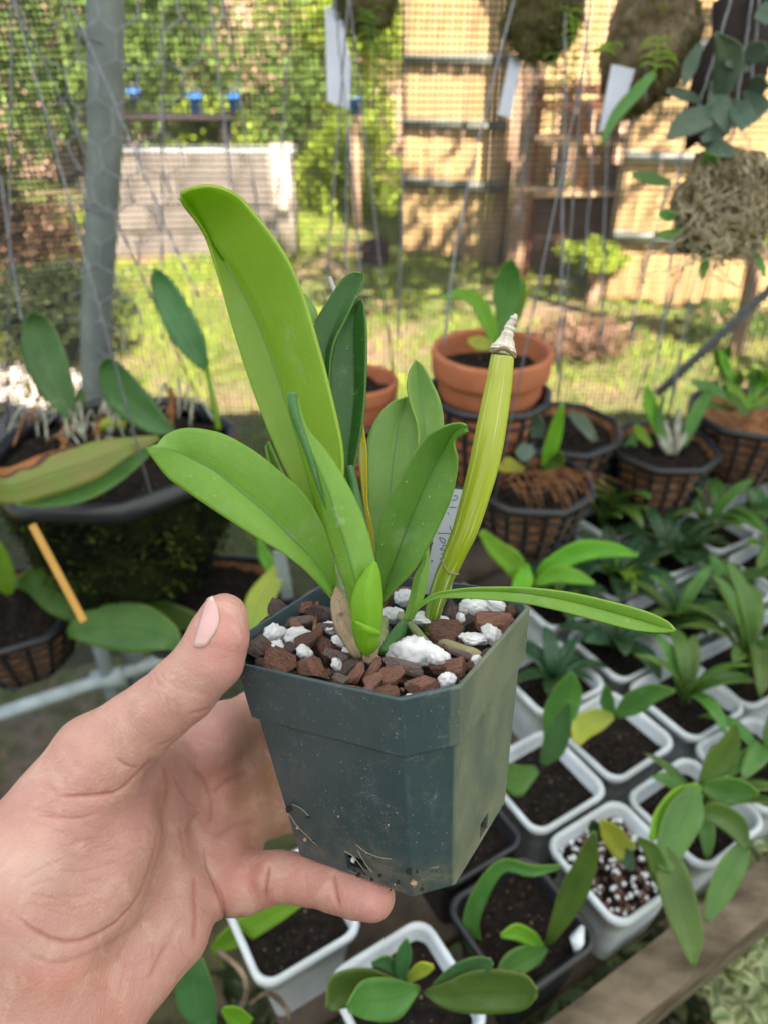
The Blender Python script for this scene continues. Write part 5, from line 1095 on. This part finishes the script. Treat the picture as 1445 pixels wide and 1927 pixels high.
# roots
def root(P, r, m, d=None):
    pts = cat([W(x, y, (dMIX(x, y) if d is None else d) - q) for x, y, q in P], 22); v, f, uv = tube(pts, r if np.ndim(r) == 0 else cat([(q,) for q in r], 22)[:, 0], 12); part('root', v, f, m, orc, uv=uv)
MT['aroot'] = papery('aerial_root', (.3, .36, .17), (.2, .26, .08), (.4, .4, .3)); MT['proot'] = papery('pale_root', (.36, .34, .2), (.28, .26, .13), (.4, .36, .25))
root([(724, 1210, .002), (722, 1183, .004), (727, 1164, .007), (740, 1154, .009), (757, 1162, .009), (774, 1178, .008), (790, 1197, .006), (804, 1214, .003)], .0018, MT['aroot'])
root([(722, 1232, .003), (735, 1212, .004), (750, 1192, .005), (766, 1168, .005)], [.0022, .0028, .003, .0024], MT['l_roll'])
root([(825, 1208, .001), (860, 1222, .002), (890, 1232, .002), (908, 1240, .001)], [.0022, .0026, .0026, .0018], MT['proot'])
root([(716, 1180, .003), (722, 1195, .003), (718, 1225, .002)], .0024, MT['aroot'])
root([(583, 1124, .004), (594, 1114, .006), (597, 1126, .006), (594, 1160, .006), (592, 1198, .003)], .00095, MT['coir'])
# pale leaf tip and stake behind the top leaves
leaf_px('leaf', [(572, 552, 574, 552, 577, 554), (574, 570, 582, 572, 592, 575), (578, 590, 588, 595, 600, 600), (585, 640, 592, 645, 602, 650), (600, 720, 606, 725, 612, 730)], .325, .315, MT['l_pale'], orc, off=.002)
b = MB(); b.tube([W(621, 521, .33), W(632, 552, .33), W(668, 760, .33), W(706, 1110, .316)], [.0008, .0012, .0012, .0012], 8); tag(b.part('support_stake', simple('grey_stake', (.4, .38, .42), (.3, .28, .3), 60, .7)), 'thin grey stake behind the leaves', 'stake')
# label with handwriting
TG = [W(x, y, d) for x, y, d in ((832, 917, .318), (888, 924, .318), (846, 1122, .312), (796, 1118, .312))]
tg = thing('name_label', TG[3], 'white plant label with pencil handwriting standing between leaf and cane', 'label')
part('tag_plate', TG, [(0, 1, 2, 3)], MT['tagw'], tg, solid=.0006, smooth=False)
nrm = np.cross(TG[1] - TG[0], TG[3] - TG[0]); nrm /= np.linalg.norm(nrm); nrm = nrm if nrm @ (CAM - TG[0]) > 0 else -nrm
def on_tag(X, Y): r = ray(760 + X / 8.03, 880 + Y / 8.03); return CAM + r * ((TG[0] - CAM) @ nrm) / (r @ nrm) + nrm * .00036
b = MB()
for P in ([(720, 494), (780, 487), (802, 455), (785, 425), (745, 430)], [(680, 600), (788, 605)], [(658, 680), (672, 705)], [(505, 990), (600, 993), (715, 990), (700, 930), (690, 880)], [(530, 1060), (590, 1070), (622, 1105), (600, 1145), (555, 1110), (530, 1060)], [(640, 1192), (592, 1172), (575, 1225), (545, 1222), (560, 1250), (612, 1240)], [(550, 1312), (585, 1300), (592, 1335)], [(375, 1165), (405, 1185), (440, 1135)], [(400, 1400), (430, 1410), (410, 1440)]):
    b.tube(cat([on_tag(x, y) for x, y in P], 14 if len(P) > 2 else 4), .00016, 5)
b.part('handwriting', MT['ink'], tg)

# ------------------------------------------------------------ the hand
def C3p(px, py, d): d = d; return np.array([(px - CX) / FPX * d, (py - CY) / FPX * d, d])
pup = PR[:, 2]; pb = np.array([-.0376, .1419, .305])
def under(px, py, r):                           # distance at which a sphere of radius r just touches the pot bottom
    q = np.array([(px - CX) / FPX, (py - CY) / FPX, 1.]); return (pb @ pup - r - .0004) / (q @ pup)
def chain(P, k=.003): return ('c', [(C3p(x, y, d), r) for x, y, d, r in P])
thumb = chain([(421, 1162, .2655, .0088), (411, 1198, .2645, .0108), (396, 1240, .265, .0119), (345, 1297, .267, .0123), (300, 1335, .2685, .0124), (255, 1370, .270, .0133), (185, 1430, .271, .0172), (120, 1530, .268, .0195), (20, 1680, .258, .026)])
palm = [chain([(182, 1585, .279, .0235), (150, 1660, .274, .0245), (60, 1760, .262, .027)]), chain([(352, 1500, .336, .0118), (290, 1560, .305, .0125), (160, 1720, .282, .016)]), chain([(395, 1590, .334, .0125), (320, 1660, .303, .0125), (190, 1790, .280, .017)]),
        chain([(372, 1700, .306, .0102), (325, 1755, .296, .0145), (250, 1822, .284, .0168), (190, 1880, .275, .019), (95, 1960, .262, .024)]), chain([(60, 1880, .262, .0255), (-60, 2080, .246, .027), (-230, 2330, .225, .032)]), chain([(400, 1410, .335, .012), (330, 1440, .322, .011), (230, 1440, .285, .012)]), chain([(420, 1370, .348, .012), (448, 1440, .352, .0125), (452, 1520, .350, .0130), (440, 1590, .342, .0130), (430, 1640, .330, .0125)]), chain([(380, 1440, .340, .012), (390, 1520, .340, .0130), (395, 1600, .325, .0130)])]
p_ = [(520, 1650, .0100), (580, 1655, .0100), (632, 1668, .0098), (668, 1680, .0096), (700, 1689, .0092)]
fing = [chain([(405, 1385, .340, .0120), (480, 1345, .368, .0120), (580, 1300, .412, .0095), (680, 1290, .425, .0085)]), chain([(405, 1480, .336, .0118), (500, 1440, .368, .0120), (600, 1400, .415, .0098), (700, 1400, .425, .0088)]),
        chain([(400, 1570, .334, .0122), (505, 1530, .362, .0118), (600, 1520, .405, .0098), (700, 1510, .41, .0088)]),
        chain([(408, 1672, .318, .0128), (462, 1662, .316, .0124), (500, 1655, under(500, 1655, .0108) + .004, .0108)] + [(x, y, under(x, y, r), r) for x, y, r in p_])]
def hand_mesh(vox=.00105):
    allp = [q for c in [thumb] + palm + fing for q in c[1]]; lo = np.min([p - r for p, r in allp], 0) - .006; hi = np.max([p + r for p, r in allp], 0) + .006
    lo[0] = max(lo[0], -.235); hi[1] = min(hi[1], .262); nn = np.ceil((hi - lo) / vox).astype(int) + 1
    X, Y, Z = [(lo[i] + vox * np.arange(nn[i])).astype(np.float32) for i in range(3)]
    def sdc(c):
        out = None
        for (a, ra), (b_, rb) in zip(c[1][:-1], c[1][1:]):
            ab = (b_ - a); L2 = ab @ ab
            t = ((X - a[0]) * ab[0])[:, None, None] + ((Y - a[1]) * ab[1])[None, :, None] + ((Z - a[2]) * ab[2])[None, None, :]; t = np.clip(t / L2, 0, 1).astype(np.float32)
            d = np.sqrt((X[:, None, None] - a[0] - t * ab[0]) ** 2 + (Y[None, :, None] - a[1] - t * ab[1]) ** 2 + (Z[None, None, :] - a[2] - t * ab[2]) ** 2) - (ra + (rb - ra) * t)
            out = d if out is None else smin(out, d, .002)
        return out.astype(np.float32)
    def smin(a, b_, k): h = np.clip(.5 + .5 * (b_ - a) / k, 0, 1); return b_ * (1 - h) + a * h - k * h * (1 - h)
    P_ = None
    for c in palm: d = sdc(c); P_ = d if P_ is None else smin(P_, d, .011)
    Fg = None
    for c in fing: d = sdc(c); Fg = d if Fg is None else smin(Fg, d, .004)
    F_ = smin(P_, Fg, .0045); F_ = smin(F_, sdc(thumb), .007)
    F_[0] = F_[-1] = 1; F_[:, 0] = F_[:, -1] = 1; F_[:, :, 0] = F_[:, :, -1] = 1
    s = F_ < 0; nx, ny, nz = F_.shape; cs = np.zeros((nx - 1, ny - 1, nz - 1), np.int8)
    for dx in (0, 1):
        for dy in (0, 1):
            for dz in (0, 1): cs += s[dx:nx - 1 + dx, dy:ny - 1 + dy, dz:nz - 1 + dz]
    act = np.argwhere((cs > 0) & (cs < 8)); idx = -np.ones(cs.shape, np.int64); idx[tuple(act.T)] = np.arange(len(act))
    acc = np.zeros((len(act), 3)); cn = np.zeros(len(act)); cor = [(a, b_, c) for a in (0, 1) for b_ in (0, 1) for c in (0, 1)]
    for a in cor:
        for ax in range(3):
            if a[ax]: continue
            b_ = list(a); b_[ax] = 1; ia = act + a; ib = act + b_; fa, fb = F_[tuple(ia.T)], F_[tuple(ib.T)]; mk = (fa < 0) != (fb < 0); t = fa / (fa - fb + 1e-20)
            pt = ia.astype(float); pt[:, ax] += t; acc[mk] += pt[mk]; cn[mk] += 1
    vtx = acc / cn[:, None] * vox + lo; quads = []
    for ax in range(3):
        o1, o2 = [(1, 2), (2, 0), (0, 1)][ax]; sl = [slice(1, -1)] * 3; sl[ax] = slice(0, -1); sa = s[tuple(sl)]; sl2 = list(sl); sl2[ax] = slice(1, None); sb = s[tuple(sl2)]
        e = np.argwhere(sa != sb); base = e + [1 if i != ax else 0 for i in range(3)]; flip = sa[tuple(e.T)]
        e1 = np.zeros(3, int); e1[o1] = 1; e2 = np.zeros(3, int); e2[o2] = 1
        q = np.stack([idx[tuple((base - k).T)] for k in (0 * e1, e1, e1 + e2, e2)], 1); q[~flip] = q[~flip][:, ::-1]; quads.append(q)
    return vtx, np.vstack(quads)
hv, hf = hand_mesh(); hf = hf[(hf >= 0).all(1)]
# relax, then creases and swellings
ed = np.unique(np.sort(np.vstack([hf[:, [i, (i + 1) % 4]] for i in range(4)]), 1), axis=0)
def relax(v, it):
    for _ in range(it):
        a = np.zeros_like(v); c = np.zeros(len(v))
        np.add.at(a, ed[:, 0], v[ed[:, 1]]); np.add.at(a, ed[:, 1], v[ed[:, 0]]); np.add.at(c, ed[:, 0], 1); np.add.at(c, ed[:, 1], 1); v = v * .4 + .6 * a / c[:, None]
    return v
def normals(v):
    n = np.cross(v[hf[:, 2]] - v[hf[:, 0]], v[hf[:, 3]] - v[hf[:, 1]]); out = np.zeros_like(v)
    for i in range(4): np.add.at(out, hf[:, i], n)
    return out / (np.linalg.norm(out, axis=1)[:, None] + 1e-12)
hv = relax(hv, 5)
def subdiv(v, q):
    e = np.sort(np.stack([q, np.roll(q, -1, 1)], 2).reshape(-1, 2), 1); ue, inv = np.unique(e, axis=0, return_inverse=True); inv = inv.reshape(-1, 4); n0 = len(v); n1 = n0 + len(ue)
    nv_ = np.vstack([v, v[ue].mean(1), v[q].mean(1)]); fc = n1 + np.arange(len(q)); em = n0 + inv
    return nv_, np.vstack([np.stack([q[:, i], em[:, i], fc, em[:, i - 1]], 1) for i in range(4)])
hv, hf = subdiv(hv, hf); ed = np.unique(np.sort(np.vstack([hf[:, [i, (i + 1) % 4]] for i in range(4)]), 1), axis=0); hv = relax(hv, 2); hn = normals(hv)
cen = hv.mean(0); 
if np.mean(np.einsum('ij,ij->i', hn, hv - cen)) < 0: hf = hf[:, ::-1]; hn = -hn
px = CX + FPX * hv[:, 0] / hv[:, 2]; py = CY + FPX * hv[:, 1] / hv[:, 2]; facing = np.clip(-hn[:, 2] * 1.6 + .25, 0, 1)
def dist_poly(P):
    d = np.full(len(px), 1e9); tt_ = np.zeros(len(px)); P = cat(P, 14)
    for i, (a, b_) in enumerate(zip(P[:-1], P[1:])):
        ab = b_ - a; t = np.clip(((px - a[0]) * ab[0] + (py - a[1]) * ab[1]) / (ab @ ab), 0, 1); q = np.hypot(px - a[0] - t * ab[0], py - a[1] - t * ab[1]); m_ = q < d; d[m_] = q[m_]; tt_[m_] = (i + t[m_]) / 13
    return d, tt_
CREASE = [([(5, 1702), (45, 1738), (90, 1765), (135, 1775), (180, 1762), (225, 1735), (262, 1690), (285, 1630), (298, 1570), (297, 1530)], .0011, 5, 0), ([(100, 1500), (140, 1500), (190, 1498), (222, 1492), (250, 1470), (280, 1440), (300, 1425)], .0014, 5, 0), ([(60, 1535), (110, 1540), (150, 1540), (190, 1530)], .0005, 4, 0),
 ([(215, 1425), (240, 1443), (262, 1446)], .0007, 4, 0), ([(20, 1760), (60, 1800), (110, 1815), (160, 1800), (210, 1775), (260, 1740), (300, 1690), (335, 1600)], .0004, 7, 0),
 ([(386, 1593), (392, 1630), (408, 1665), (420, 1700), (424, 1742)], .0020, 5, 0), ([(368, 1640), (368, 1680), (370, 1730), (365, 1790)], .0008, 8, 0), ([(320, 1770), (300, 1805), (280, 1850)], .0007, 7, 0),
 ([(505, 1625), (500, 1660), (498, 1700)], .0016, 5, .28), ([(628, 1640), (630, 1675), (638, 1712)], .0011, 5, .28), ([(575, 1640), (578, 1695)], .0003, 5, .28), ([(300, 1425), (318, 1470), (312, 1520), (300, 1560)], .0012, 9, 0), ([(322, 1450), (350, 1500), (372, 1520)], .0007, 5, 0), ([(350, 1430), (385, 1470), (400, 1520), (392, 1560)], .0008, 7, 0), ([(395, 1500), (430, 1470), (470, 1450)], .0008, 8, 0), ([(400, 1580), (440, 1555), (490, 1540)], .0008, 8, 0), ([(338, 1545), (345, 1590), (348, 1620)], .0006, 6, 0), ([(340, 1575), (365, 1540), (380, 1525)], .0008, 5, 0),
 ([(288, 1275), (300, 1290), (318, 1300)], .0003, 3, 0), ([(300, 1262), (310, 1280), (328, 1290)], .0003, 3, 0), ([(350, 1345), (380, 1340), (402, 1330)], .0005, 5, 0), ([(290, 1410), (330, 1390), (360, 1370)], .0004, 5, 0), ([(120, 1590), (190, 1578), (240, 1568)], .0002, 3, 0), ([(90, 1640), (160, 1640), (230, 1620)], .0002, 3, 0), ([(60, 1690), (140, 1690), (210, 1675)], .0002, 3, 0)]
disp = np.zeros(len(hv)); crease_c = np.zeros(len(hv))
for P, dep, wd, md in CREASE:
    d, tq = dist_poly(P); fade = np.clip(np.sin(np.pi * np.clip(tq, .0, 1)) * 1.8, 0, 1) ** 1.3 if dep < .0019 else np.clip(np.sin(np.pi * np.clip(tq * .5, .0, 1)) * 1.8, 0, 1)
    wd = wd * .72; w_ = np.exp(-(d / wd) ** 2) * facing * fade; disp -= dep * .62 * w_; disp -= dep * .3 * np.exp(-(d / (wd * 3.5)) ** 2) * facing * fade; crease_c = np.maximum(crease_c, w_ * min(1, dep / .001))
rgc = random.Random(77)
for i in range(70):
    if i < 34: x, y, a, l = rgc.uniform(40, 290), rgc.uniform(1480, 1720), rgc.gauss(-.15, .25), rgc.uniform(30, 90)
    elif i < 48: x, y, a, l = rgc.uniform(270, 345), rgc.uniform(1255, 1330), rgc.gauss(1.0, .3), rgc.uniform(14, 34)
    elif i < 60: x, y, a, l = rgc.uniform(280, 380), rgc.uniform(1560, 1800), rgc.gauss(1.6, .4), rgc.uniform(20, 60)
    else: x, y, a, l = rgc.uniform(120, 330), rgc.uniform(1780, 1870), rgc.gauss(-.5, .3), rgc.uniform(20, 60)
    P = [(x, y), (x + l * .5 * math.cos(a), y + l * .5 * math.sin(a) + rgc.gauss(0, 3)), (x + l * math.cos(a), y + l * math.sin(a))]
    bb_ = (px > x - l - 9) & (px < x + l + 9) & (py > y - l - 9) & (py < y + l + 9)
    d = np.full(len(px), 1e3); Pc = cat(P, 7)
    for a_, b_ in zip(Pc[:-1], Pc[1:]):
        ab = b_ - a_; t = np.clip(((px[bb_] - a_[0]) * ab[0] + (py[bb_] - a_[1]) * ab[1]) / (ab @ ab), 0, 1); d[bb_] = np.minimum(d[bb_], np.hypot(px[bb_] - a_[0] - t * ab[0], py[bb_] - a_[1] - t * ab[1]))
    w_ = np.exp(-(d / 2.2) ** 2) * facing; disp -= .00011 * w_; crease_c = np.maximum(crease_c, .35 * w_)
# fine folds radiating over the ball of the thumb
fold = np.sin((py * 1.0 - .16 * px + 9 * np.sin(px / 41.)) / 5.3) * np.exp(-(((px - 170) / 95) ** 2 + ((py - 1600) / 85) ** 2)); disp += .00009 * fold * facing
disp += np.array([.0003 * noise.noise(Vector(p) * 70) + .0001 * noise.noise(Vector(p) * 260) for p in hv])
hv = hv + hn * disp[:, None]
hwv = cw(hv)
hand_root = thing('human_hand', hwv.mean(0), 'bare left hand holding the green pot between thumb and little finger', 'hand')
hm = new_mesh('hand_skin', hwv, hf)
# colour zones that belong to the skin: redder tips, folds, and pads
def blob(x, y, sx, sy): return np.exp(-(((px - x) / sx) ** 2 + ((py - y) / sy) ** 2))
red = .8 * blob(440, 1200, 60, 90) + .9 * blob(715, 1695, 50, 40) + .35 * blob(600, 1660, 90, 50) + .5 * blob(460, 1660, 60, 80) + .65 * blob(210, 1880, 110, 60) + .5 * blob(120, 1840, 110, 30) + .45 * blob(400, 1420, 60, 100) + .35 * blob(270, 1540, 60, 60) + .3 * blob(430, 1560, 70, 60) + .25 * blob(150, 1490, 80, 30)
pale = .7 * blob(60, 1640, 90, 60) + .4 * blob(330, 1300, 60, 40) + .5 * blob(50, 1790, 70, 30)
at = hm.color_attributes.new('tone', 'FLOAT_COLOR', 'POINT'); at.data.foreach_set('color', np.stack([np.clip(red, 0, 1), np.clip(pale, 0, 1), np.clip(crease_c, 0, 1), np.ones(len(px))], 1).ravel())
def skin_mat():
    m, t, o = nodes('skin'); g = G(t); co = g.co('Object'); a = g.n('ShaderNodeAttribute', attribute_name='tone'); s = g.n('ShaderNodeSeparateColor'); g.l(a.outputs['Color'], s.inputs[0])
    c = g.ramp(g.noise(co, 55, 4, .6), [(.3, (.40, .2, .165)), (.7, (.49, .275, .23))]); c = g.mix(g.math('MULTIPLY', s.outputs[0], .75), c, (.53, .21, .17)); c = g.mix(g.math('MULTIPLY', s.outputs[1], .5), c, (.56, .42, .38))
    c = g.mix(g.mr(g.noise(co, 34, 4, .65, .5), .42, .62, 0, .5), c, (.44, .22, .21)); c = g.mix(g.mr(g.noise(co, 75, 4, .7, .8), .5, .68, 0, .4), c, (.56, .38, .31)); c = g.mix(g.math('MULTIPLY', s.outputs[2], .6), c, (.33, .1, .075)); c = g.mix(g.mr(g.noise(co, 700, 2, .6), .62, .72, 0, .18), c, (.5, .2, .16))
    vo = g.n('ShaderNodeTexVoronoi'); vo.inputs['Scale'].default_value = 1000; g.l(co, vo.inputs['Vector']); wv = g.n('ShaderNodeTexWave'); wv.inputs['Scale'].default_value = 420; wv.inputs['Distortion'].default_value = 5; wv.inputs['Detail'].default_value = 2; wv.inputs['Detail Scale'].default_value = .3; g.l(co, wv.inputs['Vector'])
    h = g.math('ADD', g.math('MULTIPLY', vo.outputs['Distance'], .5), g.math('ADD', g.math('MULTIPLY', wv.outputs['Fac'], .13), g.math('MULTIPLY', g.noise(co, 350, 5, .7), .9)))
    bsdf(g, o, c, g.mr(g.noise(co, 160, 3), .3, .7, .42, .56), .42, g.bump(h, .5, .0006), sss=.22, srad=(1, .3, .18), sscale=.0035); return m
MT['skin'] = skin_mat(); hobj = add('hand_skin', hm, MT['skin'], hand_root)
# thumb nail
bvh = BVHTree.FromPolygons([tuple(p) for p in hwv], [tuple(int(i) for i in q) for q in hf])
LE = cat([(391, 1126), (383, 1144), (373, 1178), (364, 1218)], 12); RE = cat([(400, 1122), (409, 1140), (413, 1168), (404, 1192), (386, 1218)], 12); v, f, uv = [], [], []
for i in range(12):
    for j in range(7):
        s_ = j / 6; q = LE[i] * (1 - s_) + RE[i] * s_; r = ray(*q); hit = bvh.ray_cast(Vector(CAM), Vector(r).normalized()); h_ = hit[0]
        if h_ is None:
            for w2 in np.linspace(.1, 1, 19):
                q2 = q * (1 - w2) + np.array([425, 1180]) * w2; hit = bvh.ray_cast(Vector(CAM), Vector(ray(*q2)).normalized())
                if hit[0] is not None: h_ = Vector(CAM) + Vector(r) * ((hit[0] - Vector(CAM)).dot(Vector(AF)) + .0008); break
        h_ = np.array(h_); n = -ray(*q); n /= np.linalg.norm(n); v.append(h_ + n * (.0002 + .0004 * math.sin(math.pi * s_))); uv.append((s_, i / 11))
for i in range(11):
    for j in range(6): f.append((i * 7 + j, i * 7 + j + 1, (i + 1) * 7 + j + 1, (i + 1) * 7 + j))
def nail_mat():
    m, t, o = nodes('nail'); g = G(t); sep = g.n('ShaderNodeSeparateXYZ'); g.l(g.co('UV'), sep.inputs[0]); n_ = g.math('ADD', g.math('MULTIPLY', sep.outputs[0], -.16), sep.outputs[1])
    n_ = g.math('ADD', n_, g.math('MULTIPLY', g.noise(g.co('Object'), 300, 2), .05)); c = g.mix(g.mr(n_, -.02, .05), (.55, .5, .42), (.56, .33, .33)); c = g.mix(g.mr(sep.outputs[0], .93, .98, 0, .7), c, (.5, .46, .4)); c = g.mix(g.mr(sep.outputs[1], .82, .95, 0, .6), c, (.6, .44, .42))
    bsdf(g, o, c, .28, .5, sss=.15, sscale=.002); return m
part('thumb_nail', v, f, nail_mat(), hand_root, uv=uv, solid=.0005)
